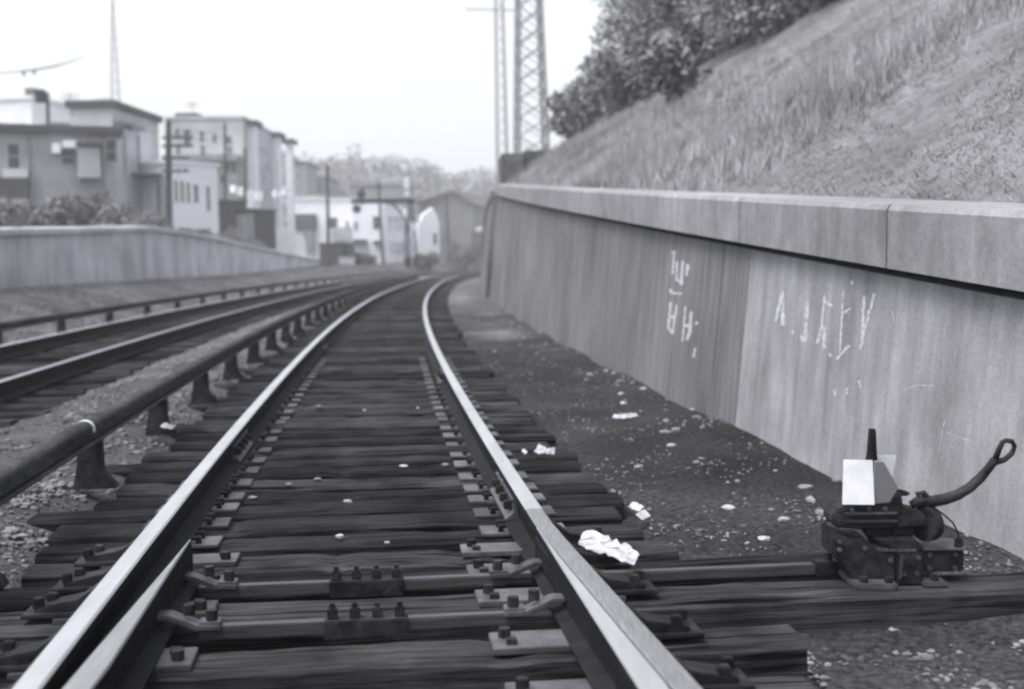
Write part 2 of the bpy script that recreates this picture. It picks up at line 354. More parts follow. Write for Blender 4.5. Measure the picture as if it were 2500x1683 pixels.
# the two long switch timbers
def long_tie(s, d0, d1, seed, label, w=.235):
    me = tie_mesh(d1 - d0, seed, w, .20); return tie(s, (d0 + d1) / 2, me, label)
tf = long_tie(4.095, -1.42, 2.70, 77, 'long dark switch timber carrying the front of the low switch stand, reaching to the wall', .235)
tr = long_tie(4.475, -1.36, 2.15, 78, 'long switch timber carrying the back of the low switch stand, behind the throw rod', .22)
swt = [(4.095, tf), (4.475, tr)]
for s, d, L, lab in ((3.595, .07, 2.72, 'dark tie in front of the long switch timbers, its end lying on the dirt'),
                     (3.16, .02, 2.62, 'dark tie nearest the camera, at the bottom edge'), (2.72, 0, 2.6, 'dark tie just below the lower edge, under the camera')):
    t = long_tie(s, d - L / 2, d + L / 2, int(s * 100), lab); swt.append((s, t))
near = [4.80, 5.18, 5.52, 5.85, 6.14, 6.52, 6.91]
ties1 = []
s = near[-1]
while s < 40: s += .40 + random.uniform(-.03, .03); near.append(s)
while s < 78: s += .56; near.append(s)
for i, s in enumerate(near):
    third = i % 4 == 3
    me = TIEL[i % 3] if third else TIES[i % 6]
    d = (-.13 if third else 0) + random.uniform(-.06, .06)
    if i < 12: lab = f'{ordw[i]} dark tie beyond the two long switch timbers of the near track'; grp = 'ties just beyond the switch'
    else: lab = 'dark worn tie under the two bright rails of the near track, beyond the switch'; grp = 'ties of the near track'
    t = tie(s, d, me, lab, grp, yaw=random.uniform(-.012, .012)); ties1.append((s, d, t))
swt.append((4.80, ties1[0][2]))
for s, t in swt:
    inv = t.matrix_basis.inverted(); dc, rz = 0, 0
    cen = sd(t.location.x, t.location.y)[1]
    put(SLIDE, t, (.71 - cen, 0, .001)); q = put(SLIDE, t, (-.71 - cen, 0, .001), math.pi)
    put(BRACE, t, (.755 + .077 * max(0, 4.45 - s) / 1.75 + .12 - cen, 0, .021)); put(BRACE, t, (-.755 - .12 - cen, 0, .021), math.pi)
for s, d, t in ties1[1:26]:
    for dd in (-.755, .755): put(PLATE, t, (dd - d, random.uniform(-.01, .01), .001))
for o in (PLATE, SLIDE, BRACE):
    for c in list(o.children): bpy.data.objects.remove(c)
    bpy.data.objects.remove(o)
D2 = -3.96
s = 7.0; i = 0
while s < 62:
    tie(s, D2 + random.uniform(-.07, .07), TIES[i % 6], 'dark tie of the farther track on the left, its ends buried in pale ballast', 'ties of the farther track', z=-.185)
    s += .52 if s < 40 else .7; i += 1

# ------------------------------------------------------------------ rails
HEAD = [(.030, 0), (.0365, -.006), (.0372, -.034), (.009, -.046), (.009, -.132), (.030, -.146), (.070, -.156), (.070, -.165)]
PROF = HEAD + [(-a, b) for a, b in reversed(HEAD)]       # index 15: top face
def rail_poly(s): return PROF
def topmi(k, s): return 1 if k in (15, 0, 14) else 0
def rail(name, label, d, s0, s1, mats=(M_STEEL, M_TOP), z=0, near=.5, mi=topmi, fn=None, group=None):
    return sweep(fn or (lambda s: (d, z)), srange(s0, s1, near), rail_poly, mi).build(name, list(mats), None, label=label, cat='rail', group=group)
rl = rail('rail', 'bright left rail of the near track, running from the lower left corner', -.7549, .8, 120)
def stock_d(s): return (.755 + .077 * max(0, 4.47 - s) / 1.76, 0)
rr = sweep(stock_d, srange(.8, 120, .25), rail_poly, lambda k, s: (2 if s < 4.6 else 1) if k in (15, 0, 14) else 0).build('rail', [M_STEEL, M_TOP, M_WORN], None,
     label='near track rail closest to the tall right wall, scuffed grey in the foreground', cat='rail')
rail('rail', 'bright rail of the farther track beside the left third rail', D2 - .755, 3, 120)
rail('rail', 'rail of the farther track next to the ballast strip, duller than its pair', D2 + .755, 3, 120, (M_STEEL, M_PTOP))
# switch points: planed wedge heads that grow towards the camera
def point(label, left, full_at, side_mat, foot_in):
    ss = list(np.linspace(.9, 4.47, 24))
    def fn(s): return (0, -.003)
    def poly(s):
        if not left:
            a = .7178; b = stock_d(s)[0] - .0385; b = max(a + .004, min(b, a + .074))
        else:
            gap = .046 + (.128 - .046) * min(1.2, max(0, (s - 2.9) / 1.55)) if s > 2.9 else .046
            a = -.7175 + gap; b = a + max(.006, min(.075, .082 * (4.55 - s) / 1.62))
        w = b - a; ins = min(.004, w * .2)
        if not left:
            w0, w1, f0, f1 = a + min(.028, w * .5) - .008, a + min(.044, w * .9), a - foot_in, a + .05
            w1 = max(w1, w0 + .004)
        else:
            w0, w1, f0, f1 = b - min(.044, w * .9), b - min(.028, w * .5) + .008, b - .05, b + foot_in
            w1 = max(w1, w0 + .004)
        return [(b - ins, 0), (b, -.006), (b, -.036), (w1, -.045), (w1, -.13), (f1, -.146), (f1, -.152),
                (f0, -.152), (f0, -.146), (w0, -.13), (w0, -.045), (a, -.036), (a, -.006), (a + ins, 0)]
    return sweep(fn, ss, poly, lambda k, s: 1 if k == 13 else (1 if k in (0, 12) else 0)).build('switch_point', [M_STEEL, side_mat], None, label=label, cat='switch point')
pr = point('bright planed switch point closed against the right rail in the foreground', False, 0, M_TOP, .035)
pl = point('grey planed switch point standing open beside the left rail in the foreground', True, 0, M_PTOP, .035)
# joint bars
def joint_bar(parent, s, dside, L=.62):
    sg_ = 1 if dside < 0 else -1
    a = dside + sg_ * .012; e = sg_ * .03
    m = sweep(lambda x: (0, 0), list(np.linspace(s - L / 2, s + L / 2, 5)), lambda x: [(a, -.05), (a + e, -.055), (a + e * .6, -.075), (a + e * .6, -.115), (a + e * 1.9, -.143), (a + e * 1.9, -.150), (a, -.140)])
    o = m.build('joint_bar', M_PLATE, parent)
    for k in range(4):
        x = s - L / 2 + L * (k + .5) / 4; p = W(x, a + e * 1.1, -.095)
        b = MB().box(-.022, .022, -.02, .02, -.02, .02).build('bolt', M_IRON, o, bevel=.004); b.location = p; b.rotation_euler = (0, 0, head(x))
joint_bar(rr, 5.62, .755, .72); joint_bar(rl, 7.42, -.755, .72); joint_bar(rr, 11.6, .755); joint_bar(rl, 16.5, -.755)

# ------------------------------------------------------------------ switch rods
def switch_rod(s, label):
    t = thing('switch_rod', label, 'switch rod', W(s, 0, -.155), head(s))
    for x0, x1 in ((-.47, -.062), (.19, .58)): MB().box(x0, x1, -.022, .022, -.03, .012).build('bar', M_BAR, t, bevel=.004)
    b = MB().box(-.07, .20, -.04, .034, -.045, .016).build('insulated_block', M_IRON, t, bevel=.004)
    for k in range(4):
        x = -.045 + .073 * k
        o = MB().box(-.017, .017, -.017, .017, .016, .05).box(-.009, .009, -.009, .009, .05, .066).build('bolt', M_IRON, b, bevel=.003); o.location = (x, 0, 0)
    for sg_, x in ((-1, -.40), (1, .52)):
        c = MB(); c.prism([(x, .02), (x + sg_ * .07, .022), (x + sg_ * .16, .06), (x + sg_ * .20, .06), (x + sg_ * .20, .045), (x + sg_ * .165, .045), (x + sg_ * .08, .006), (x, .004)], -.04, .03, 'Y')
        c.box(min(x, x + sg_ * .07), max(x, x + sg_ * .07), -.03, .03, .012, .03)
        o = c.build('clip', M_PLATE, t, bevel=.003)
        for k in range(2):
            q = MB().prism([(.019 * math.cos(a), .019 * math.sin(a)) for a in np.arange(6) * math.pi / 3], 0, .035, 'Z').build('bolt', M_IRON, o); q.location = (x + sg_ * (.03 + .07 * k), -.005, .03 + .02 * k)
    return t
switch_rod(4.33, 'upper switch rod with a four bolt block between the rails')
switch_rod(3.85, 'lower switch rod with a four bolt block between the rails, nearer the camera')
tr_ = thing('throw_rod', 'long flat throw rod running from the right rail to the switch stand', 'throw rod', W(4.29, .9, -.15), head(4.29))
MB().box(-.02, .86, -.022, .022, -.03, .01).build('bar', M_BAR, tr_, bevel=.004)
o = MB().box(.86, .98, -.035, .035, -.035, .02).build('jaw', M_IRON, tr_, bevel=.006)
q = MB().prism([(.016 * math.cos(a), .016 * math.sin(a)) for a in np.arange(6) * math.pi / 3], .02, .05, 'Z').build('pin', M_IRON, tr_); q.location = (.92, 0, 0)

# ------------------------------------------------------------------ switch stand
SK = 4.29 / F
sbase = on(2160, 1430, -.18)
st = thing('switch_stand', 'low iron switch stand with white target, dark tip and bent throw lever', 'switch stand', sbase, 0)
def P2(u, v): return ((u - 2160) * SK, (1430 - v) * SK)           # photograph pixel to the stand's own x, z
def pp(lst): return [P2(u, v) for u, v in lst]
body = MB()
body.prism(pp([(2029, 1292), (2060, 1308), (2092, 1316), (2110, 1310), (2120, 1322), (2150, 1343), (2188, 1350), (2188, 1425), (2080, 1425), (2074, 1402), (2066, 1385), (2046, 1368), (2031, 1356)]), .0, .17, 'Y')
body.box(*[P2(2186, 0)[0], P2(2256, 0)[0]], .0, .16, 0, P2(0, 1343)[1])
body.prism(pp([(2128, 1311), (2232, 1311), (2262, 1341), (2186, 1346)]), .001, .19, 'Y')
body.build('pedestal', M_IRON, st, bevel=.006)
ft = MB()
ft.prism([(.012 * 0 + a, b) for a, b in ((-.13, -.06), (-.11, -.075), (.01, -.078), (.03, -.06), (.03, .16), (-.13, .16))], 0, .024, 'Z')
ft.prism([(.13, -.04), (.22, -.04), (.225, .14), (.13, .14)], 0, .02, 'Z'); ft.build('foot', M_PLATE, st, bevel=.006)
for x, y in ((-.09, -.04), (.0, -.045), (.18, -.01)):
    b = MB().prism([(.016 * math.cos(a), .016 * math.sin(a)) for a in np.arange(6) * math.pi / 3], .02, .045, 'Z').build('bolt', M_IRON, st); b.location = (x, y, 0)
a0, a1 = P2(2252, 0)[0], P2(2364, 0)[0]
MB().box(a0, a1, .03, .17, P2(0, 1402)[1], P2(0, 1348)[1]).build('side_box', M_IRON, st, bevel=.006)
for u, v in ((2046, 1318), (2046, 1338), (2108, 1334), (2172, 1366), (2204, 1360), (2242, 1360), (2206, 1400), (2240, 1400), (2276, 1358), (2340, 1358), (2276, 1392), (2340, 1392), (2078, 1240), (2120, 1238), (2160, 1238)):
    x_, z_ = P2(u, v); yy = .03 if u > 2262 else (.01 if v < 1250 else .0)
    q = MB().prism([(.0085 * math.cos(a), .0085 * math.sin(a)) for a in np.arange(6) * math.pi / 3], -.012, .004, 'Y').build('bolt', M_PLATE, st); q.location = (x_, yy, z_)
MB().box(P2(2256, 0)[0], P2(2368, 0)[0], .02, .18, P2(0, 1347.5)[1], P2(0, 1341)[1]).build('box_lid', M_PLATE, st, bevel=.003)
MB().tube([(P2(2196, 0)[0], -.012, P2(0, 1412)[1]), (P2(2200, 0)[0], -.012, P2(0, 1352)[1])], .007, 8).build('drain_pipe', M_PLATE, st)
cap = MB()
cap.prism(pp([(2108, 1286), (2240, 1282), (2240, 1312), (2130, 1314)]), .03, .17, 'Y'); cap.build('cover', M_IRON, st, bevel=.005)
for u0, u1 in ((2116, 2176), (2184, 2236)):
    MB().box(P2(u0, 0)[0], P2(u1, 0)[0], .022, .031, P2(0, 1308)[1], P2(0, 1290)[1]).build('cover_panel', M_STEEL, st, bevel=.002)
tp = MB(); u = 0
c0, c1 = P2(2140, 1314), P2(2254, 1342)
for k in range(6):
    x0 = P2(2138 + k * 17, 0)[0]; 
    tp.add([(x0, .0, P2(0, 1342)[1] + .004 + 0.0), (x0 + .022, .0, P2(0, 1342)[1] + .004), (x0 + .022 - .01, .15, P2(0, 1312)[1] + .004), (x0 - .01, .15, P2(0, 1312)[1] + .004),
            (x0, .0, P2(0, 1342)[1] - .004), (x0 + .022, .0, P2(0, 1342)[1] - .004), (x0 + .012, .15, P2(0, 1312)[1] - .004), (x0 - .01, .15, P2(0, 1312)[1] - .004)],
           [(0, 1, 2, 3), (7, 6, 5, 4), (0, 4, 5, 1), (1, 5, 6, 2), (2, 6, 7, 3), (3, 7, 4, 0)])
tp.build('tread_plate', M_PLATE, st)
hs_ = MB()
hs_.prism(pp([(2026, 1262), (2040, 1240), (2070, 1228), (2180, 1226), (2186, 1205), (2200, 1198), (2208, 1240), (2260, 1250), (2268, 1284), (2110, 1290), (2040, 1286)]), .01, .15, 'Y')
hs_.build('gear_housing', M_IRON, st, bevel=.008)
for v0, v1 in ((1246, 1252), (1266, 1272)):
    MB().box(P2(2060, 0)[0], P2(2190, 0)[0], .0, .012, P2(0, v1)[1], P2(0, v0)[1]).build('housing_rib', M_PLATE, st, bevel=.002)
wheel = MB(); wc = P2(2276, 1284)
wheel.tube([(wc[0] - .016, .05, wc[1]), (wc[0] + .016, .07, wc[1])], .066, 20); wheel.tube([(wc[0] - .03, .045, wc[1]), (wc[0] + .03, .075, wc[1])], .024, 12)
wheel.build('lever_hub', M_IRON, st, bevel=.003)
lv = MB()
path = [(2236, 1236), (2252, 1228), (2290, 1228), (2322, 1222), (2352, 1212), (2382, 1194), (2409, 1169), (2428, 1146), (2444, 1123)]
lv.tube([(P2(u, v)[0], .06, P2(u, v)[1]) for u, v in path], [.014, .020, .022, .021, .020, .019, .018, .016, .016], 10)
lv.tube([(P2(u, v)[0], .06, P2(u, v)[1]) for u, v in [(2444, 1125), (2453, 1100), (2462, 1080), (2470, 1075)]], [.013, .011, .010, .009], 8)
lv.tube([(P2(u, v)[0], .06, P2(u, v)[1]) for u, v in [(2438, 1132), (2468, 1124), (2486, 1108), (2492, 1090), (2486, 1078), (2470, 1075)]], [.013, .011, .011, .010, .010, .009], 8)
lv.tube([(P2(u, v)[0], .06, P2(u, v)[1]) for u, v in [(2254, 1230), (2252, 1208), (2266, 1206), (2280, 1222), (2284, 1250)]], [.010, .012, .012, .012, .014], 8)
lv.build('throw_lever', M_IRON, st, smooth=True)
sp = MB(); sp.tube([(P2(2136, 0)[0], .07, P2(0, 1228)[1]), (P2(2136, 0)[0], .07, P2(0, 1118)[1])], .012, 8); sp.build('spindle', M_IRON, st)
tg = MB(); fv = pp([(2060, 1117), (2132, 1119), (2128, 1224), (2049, 1222)])
tg.add([(x, y + (.03 if k < 2 else -.02), z) for y in (0, .004) for k, (x, z) in enumerate(fv)], [(0, 1, 2, 3), (7, 6, 5, 4), (0, 4, 5, 1), (1, 5, 6, 2), (2, 6, 7, 3), (3, 7, 4, 0)]); tg.build('target', M_VANE, st, label='white face of the target')
tg = MB(); tg.prism(pp([(2133, 1120), (2154, 1121), (2191, 1185), (2170, 1220), (2128, 1225)]), .003, .010, 'Y'); 
tg.build('target_side', M_VANEG, st, label='grey painted vane of the target')
tg = MB(); tg.prism(pp([(2150, 1115), (2206, 1115), (2196, 1180), (2160, 1180)]), .10, .104, 'Y'); tg.build('target', M_VANE, st, label='white rear vane of the target')
tip = MB(); x = P2(2136, 0)[0]; tip.tube([(x, .06, P2(0, 1121)[1]), (x, .06, P2(0, 1108)[1]), (x, .06, P2(0, 1050)[1]), (x, .06, P2(0, 1043)[1])], [.0215, .019, .014, .012], 14)
tip.build('lamp_tip', M_IRON, st, smooth=False)
MB().prism(pp([(2186, 1196), (2210, 1196), (2232, 1204), (2226, 1211), (2190, 1212)]), .04, .07, 'Y').build('latch', M_IRON, st, bevel=.004)
ch = MB(); ch.tube([(P2(u, v)[0], .05, P2(u, v)[1]) for u, v in [(2284, 1236), (2318, 1262), (2340, 1282), (2352, 1306), (2356, 1330), (2352, 1348)]], .0035, 6)
ch.build('chain', M_IRON, st)
MB().box(P2(2342, 0)[0], P2(2362, 0)[0], .03, .05, P2(0, 1346)[1], P2(0, 1318)[1]).build('padlock', M_IRON, st, bevel=.005)

# ------------------------------------------------------------------ third rails
def third_rail(label, d, s0, s1, spacing, s_first, ntop=.225):
    t = thing('third_rail', label, 'third rail')
    cs = [(.047 * math.cos(a), .168 + .047 * math.sin(a) ** .7) for a in np.linspace(.001, math.pi - .001, 17)]
    poly = cs + [(-.047, .130), (-.04, .126), (-.04, .136), (.04, .136), (.04, .126), (.047, .130)]
    sweep(lambda s: (d, 0), srange(s0, s1, .5), lambda s: poly).build('casing', M_CASE, t, smooth=False)
    rp = [(.034, .132), (.034, .12), (.018, .116), (.018, .11), (.046, .106), (.046, .09), (-.046, .09), (-.046, .106), (-.018, .11), (-.018, .116), (-.034, .12), (-.034, .132)]
    sweep(lambda s: (d, 0), srange(s0, s1, .5), lambda s: rp).build('contact_rail', M_PLATE, t)
    s = s_first; me = None
    while s < s1 - .5:
        if me is None:
            b = MB(); b.prism([(-.085, .18), (-.054, .18), (-.05, .085), (.03, .085), (.035, -.08), (.11, -.17), (.11, -.18), (-.12, -.18), (-.095, -.05)], -.04, .04, 'Y')
            o = b.build('bracket', M_IRON, t, bevel=.006); me = o.data
        else:
            o = bpy.data.objects.new('bracket', me); COL.objects.link(o); o.parent = t
        o.location = W(s, d, 0); o.rotation_euler = (0, 0, head(s)); s += spacing if s < 40 else spacing * 1.0
    return t
t3 = third_rail('round topped third rail on dark brackets between the two tracks, left of the near rails', -1.385, 1.5, 75, 1.97, 2.6)
t4 = third_rail('far third rail on dark posts along the outer side of the farther track', D2 - 1.34, 5, 110, 3.1, 8.0)
ws = 6.3
MB().add(*(lambda m: (m.v, m.f))(sweep(lambda s: (-1.385, 0), [ws - .022, ws, ws + .022], lambda s: [(.051 * math.cos(a), .168 + .052 * math.sin(a)) for a in np.linspace(-.25, math.pi + .25, 12)]))).build('strap', M_PALE, t3)

# ------------------------------------------------------------------ right retaining wall
WD = 2.70; BAT = .09
rw = thing('retaining_wall', 'tall battered concrete retaining wall with coping and chalk scrawls on the right', 'retaining wall', (0, 0, 0))
def wall_seg(name, s0, s1, m, d0=0.0, zt=rw_bot, n=30):
    def poly(s):
        t = zt(s); return [(-BAT * .35, -.6), (BAT * (t + .2), t - .05), (BAT * t + .28, t - .05), (BAT * t + .28, t), (.9, t), (.9, -.6)]  # recess added below the coping to hold a dark line of shade
    return sweep(lambda s: (WD + d0 - BAT * .35 * 0, 0), list(np.linspace(s0, s1, n)), poly).build(name, m, rw)
wall_seg('wall_panel', -6, 8.36, M_CONC_L)['label'] = 'pale patchy panel of the wall nearest the camera'
wall_seg('wall_panel', 8.385, 39.0, M_CONC_D, .004)['label'] = 'dark streaked panel of the wall'
jl = [-6, 1.9, 5.83, 8.39, 11.1, 13.6, 18.5, 24, 31, 39.2]
for a, b in zip(jl[:-1], jl[1:]):
    off = random.uniform(-.004, .004)
    def cp(s):
        z = rw_bot(s); o_ = BAT * (z + .25) - .085 + off
        return [(o_, z - .0), (o_, z + .295), (o_ + .02, z + .325), (o_ + .52, z + .335), (o_ + .52, z - .0)]
    sweep(lambda s: (WD, 0), list(np.linspace(a + .012, b - .012, 8)), cp).build('coping', M_COPE, rw)
sweep(lambda s: (WD, 0), list(np.linspace(-5.9, 39.1, 40)), lambda s: [(BAT * (rw_bot(s) + .25) - .055, rw_bot(s) + .012), (BAT * (rw_bot(s) + .25) - .055, rw_bot(s) + .28), (BAT * (rw_bot(s) + .25) + .4, rw_bot(s) + .28), (BAT * (rw_bot(s) + .25) + .4, rw_bot(s) + .012)]).build('joint_shade_core', M_ABUT, rw)  # dark core added inside the coping; its colour stands for shade in the gaps
# chalk marks: flat strokes on the wall's face
def wallhit(u, v):
    r = ray(u, v); lo, hi = 1., 90.
    for _ in range(50):
        t = (lo + hi) / 2; x, y, z = r[0] * t, r[1] * t, CAMH + r[2] * t; s, d = sd(x, y)
        if d < WD + BAT * (z + .25) + (.004 if s > 8.37 else 0) - .0015: lo = t
        else: hi = t
    return Vector((x, y, z))
def strokes(lst, wpx, ox, oy, k, name):
    m = MB()
    for st_ in lst:
        pts = [(ox + a / k, oy + b / k) for a, b in st_]
        for (u0, v0), (u1, v1) in zip(pts[:-1], pts[1:]):
            L = math.hypot(u1 - u0, v1 - v0) or 1; nx, ny = -(v1 - v0) / L * wpx / 2, (u1 - u0) / L * wpx / 2
            n = max(1, int(L / 12)); e0 = random.uniform(.6, 1.1)
            for i in range(n):
                a, b = i / n, (i + 1) / n; wa = e0 * random.uniform(.7, 1.15)
                q = [wallhit(u0 + (u1 - u0) * t + s_ * nx * wa, v0 + (v1 - v0) * t + s_ * ny * wa) for t, s_ in ((a, -1), (b, -1), (b, 1), (a, 1))]
                m.add(q, [(0, 1, 2, 3)])
    return m.build(name, M_CHALK, rw)
strokes([[(1196, 515), (1186, 652)], [(1180, 520), (1206, 522)], [(1214, 575), (1209, 685), (1224, 690)], [(1247, 570), (1237, 715)], [(1276, 590), (1268, 662)], [(1268, 612), (1288, 618)],
         [(1170, 742), (1186, 762), (1242, 766)], [(1176, 815), (1162, 970)], [(1211, 830), (1186, 1005)], [(1172, 900), (1202, 906)], [(1164, 968), (1186, 996)],
         [(1262, 840), (1244, 1045)], [(1296, 870), (1288, 985)], [(1252, 952), (1292, 958)], [(1290, 985), (1270, 1040)], [(1328, 930), (1326, 950)], [(1320, 1085), (1310, 1140)], [(1220, 320), (1216, 378)]], 7.2, 1150, 400, 2.412, 'chalk_writing')
strokes([[(356, 700), (320, 866)], [(360, 700), (362, 886)], [(334, 792), (364, 792)], [(498, 760), (481, 955)], [(455, 938), (476, 975), (496, 935)], [(590, 712), (572, 900)], [(592, 750), (630, 780)],
         [(576, 885), (548, 985)], [(590, 890), (586, 1012)], [(692, 690), (672, 1040)], [(688, 820), (734, 788)], [(655, 1070), (724, 992)], [(806, 720), (795, 955)], [(862, 710), (785, 1015)], [(832, 800), (800, 940)],
         [(744, 638), (736, 662)], [(412, 910), (418, 935)], [(616, 1036), (626, 1058)], [(642, 1236), (650, 1268)], [(712, 1225), (710, 1262)], [(778, 1186), (784, 1224)]], 7.6, 1750, 400, 2.24, 'chalk_writing')
strokes([[(1247, 1400), (1228, 1500), (1214, 1566)], [(1010, 1250), (1090, 1210), (1180, 1215)], [(1260, 1470), (1420, 1530)], [(960, 800), (968, 870)]], 2.2, 1750, 400, 2.24, 'chalk_scratch')
# farther section of the wall behind the joint
fw = thing('retaining_wall', 'farther section of the right wall, standing proud beyond the dark joint, top curving down', 'retaining wall', (0, 0, 0))
def ft_(s): return 3.05 - .012 * (s - 39.4) - .0035 * max(0, s - 42) ** 2
sweep(lambda s: (WD - .16, 0), list(np.linspace(39.35, 64, 20)), lambda s: [(0, -.6), (BAT * (max(.8, ft_(s)) + .25), max(.8, ft_(s))), (.8, max(.8, ft_(s))), (.8, -.6)]).build('wall_panel', M_CONC_D, fw)
sweep(lambda s: (WD - .16, 0), list(np.linspace(39.35, 64, 20)), lambda s: [(BAT * (max(.8, ft_(s)) + .25) - .05, max(.8, ft_(s)) + .002), (BAT * (max(.8, ft_(s)) + .25) - .05, max(.8, ft_(s)) + .25), (.85, max(.8, ft_(s)) + .25), (.85, max(.8, ft_(s)) + .002)]).build('coping', M_CONC_D, fw)
# dark block above the end of the wall
ab = thing('concrete_block', 'low dark mottled concrete block on top of the far end of the right wall', 'concrete block', W(40, 3.1, 3.0), head(40))
MB().box(.0, .75, -1.6, .6, 0, 1.44).build('block_body', M_ABUT, ab, bevel=.03)
MB().box(.74, 2.5, -1.3, .9, 0, 1.56).build('block_step', M_ABUT, ab, bevel=.03)

# ------------------------------------------------------------------ left retaining wall
lw = thing('retaining_wall', 'long low streaked concrete retaining wall left of the tracks, sloping down to its far end', 'retaining wall', (0, 0, 0))
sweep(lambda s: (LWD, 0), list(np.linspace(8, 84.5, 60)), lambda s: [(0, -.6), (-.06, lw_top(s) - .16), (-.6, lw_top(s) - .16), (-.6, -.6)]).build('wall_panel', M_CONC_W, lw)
cjs = [8, 14, 20, 26, 32, 38, 44.5, 50, 56, 62.5, 69, 77, 84.5]
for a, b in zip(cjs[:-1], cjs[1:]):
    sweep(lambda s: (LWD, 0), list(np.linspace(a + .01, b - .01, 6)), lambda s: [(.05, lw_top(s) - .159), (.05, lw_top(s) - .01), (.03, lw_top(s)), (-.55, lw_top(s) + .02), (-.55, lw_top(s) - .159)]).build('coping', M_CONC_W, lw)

# ------------------------------------------------------------------ right hillside
def hz(s, d):
    z0 = rw_bot(min(s, 40)) + .30
    up = .64 * max(0, d - 3.35)
    z = z0 + up
    if d > 10: z += .12 * (d - 10)
    f = sstep(60, 43, s)
    return (z - .5) * f + .5 if s > 43 else z
def hn(s, d): return .10 * math.sin(s * .9 + d * 1.3) * math.sin(d * .7 - s * .35) + .06 * math.sin(s * 2.3 - d * 2.1)
hs2 = [-8 + 1.0 * i for i in range(76)]; hd2 = [3.0, 3.35] + [3.7 + .5 * i for i in range(26)] + [18, 21, 25, 30, 36]
mb = MB(); n = len(hd2)
for s in hs2:
    for d in hd2: mb.v.append(tuple(W(s, d, hz(s, d) + hn(s, d) * min(1, max(0, (d - 3.3))) - (.35 if d < 3.1 else 0))))
for i in range(len(hs2) - 1):
    for k in range(n - 1): mb.f.append((i * n + k, i * n + k + 1, (i + 1) * n + k + 1, (i + 1) * n + k)); mb.mi.append(0)
mb.build('hillside', M_HILL, smooth=True, kind='structure')
def blades(N, fs, fd, hmin, hmax, wid, name, material, per=3, lean=.6, zf=None):
    out = np.zeros((N * per, 3, 3)); c = 0
    for i in range(N):
        s, d = fs(), fd()
        p = np.array(W(s, d, (zf or (lambda a, b: hz(a, b) + hn(a, b) * min(1, max(0, b - 3.3))))(s, d) - .03))
        H = random.uniform(hmin, hmax)
        for k in range(per):
            a = random.uniform(0, 6.283); ca, sa = math.cos(a), math.sin(a); l = random.uniform(0, lean) * H; b = random.uniform(0, 6.283); o = np.array([random.uniform(-.06, .06), random.uniform(-.06, .06), 0])
            ww = wid * random.uniform(.6, 1.4)
            out[c, 0] = p + o + np.array([ca, sa, 0]) * ww; out[c, 1] = p + o - np.array([ca, sa, 0]) * ww; out[c, 2] = p + o + np.array([math.cos(b) * l, math.sin(b) * l, H * random.uniform(.6, 1)]); c += 1
    return tag(fast_mesh(name, out.reshape(-1, 3), 3, material), kind='stuff')
def fs1(): return 5.5 + 42 * random.random() ** 1.15
blades(85000, fs1, lambda: 3.3 + 9.5 * random.random() ** 1.1, .02, .085, .005, 'grass', M_GRASS, 3, 2.2)
blades(75000, lambda: 1.8 + 13 * random.random() ** 1.1, lambda: 3.32 + 4.2 * random.random(), .012, .04, .0028, 'short_grass', M_GRASS, 3, 3.0)
blades(5000, lambda: 14 + 60 * random.random() ** 1.4, lambda: random.choice([random.gauss(-7.6, .5), random.gauss(-6.4, .35), -9.2 + abs(random.gauss(0, .3))]), .04, .16, .012, 'bank_weeds', M_WEED, 3, .8, zf=gz)
_wc = [(random.uniform(11, 44), random.uniform(3.5, 6.5)) for _ in range(34)]
def pick():
    global _cur
    _cur = random.choice(_wc); return _cur[0] + random.gauss(0, .5)
blades(9000, pick, lambda: max(3.3, _cur[1] + random.gauss(0, .45)), .12, .4, .009, 'weeds', M_WEED, 3, .5)

# ------------------------------------------------------------------ trees
def leaf_cloud(blobs, n, size, flat=.9):
    bl = np.array(blobs); wts = bl[:, 3] ** 2; wts = wts / wts.sum(); idx = rng.choice(len(bl), n, p=wts)
    dirs = rng.normal(size=(n, 3)); dirs /= np.linalg.norm(dirs, axis=1)[:, None]
    rr_ = bl[idx, 3:4] * (1 - .55 * rng.random((n, 1)) ** 2.2) * (1 + .10 * rng.normal(size=(n, 1)))
    c = bl[idx, :3] + dirs * rr_ * np.array([1, 1, flat])
    a = rng.normal(size=(n, 3)); a /= np.linalg.norm(a, axis=1)[:, None]; b = np.cross(a, rng.normal(size=(n, 3))); b /= np.linalg.norm(b, axis=1)[:, None]
    sz = size * rng.uniform(.6, 1.4, (n, 1))
    return np.stack([c - a * sz, c + b * sz * .55, c + a * sz, c - b * sz * .55], 1).reshape(-1, 3)
def tree(base, H, Rad, n, label, size=.11, material=M_LEAF, low=.18, group=None, name='tree', cat='tree', blobs=9, seed=0):
    r = random.Random(seed); t = thing(name, label, cat, base, 0, group)
    bl = []
    for k in range(blobs):
        f = low + (1 - low) * (k + .5) / blobs; wd_ = math.sin(math.pi * min(1, .25 + .75 * (1 - f) ** .8)) * .5 + .35
        bl.append((r.uniform(-1, 1) * Rad * wd_ * .8, r.uniform(-1, 1) * Rad * wd_ * .8, H * f * .92, Rad * r.uniform(.35, .6)))
    tk = MB(); tk.tube([(0, 0, -.3), (.05, .02, H * .25), (-.03, .05, H * .5), (.02, 0, H * .78)], [H * .022, H * .018, H * .012, H * .004], 8)
    for k in range(0, blobs): 
        b = bl[k]; z0 = max(.12 * H, b[2] * .55); tk.tube([(0, 0, z0), (b[0] * .5, b[1] * .5, (z0 + b[2]) / 2), (b[0], b[1], b[2])], [H * .010, H * .006, .01], 6)
    tk.build('trunk', M_BARK, t)
    fast_mesh('crown', leaf_cloud(bl, n, size), 4, material, t); return t
rows = []
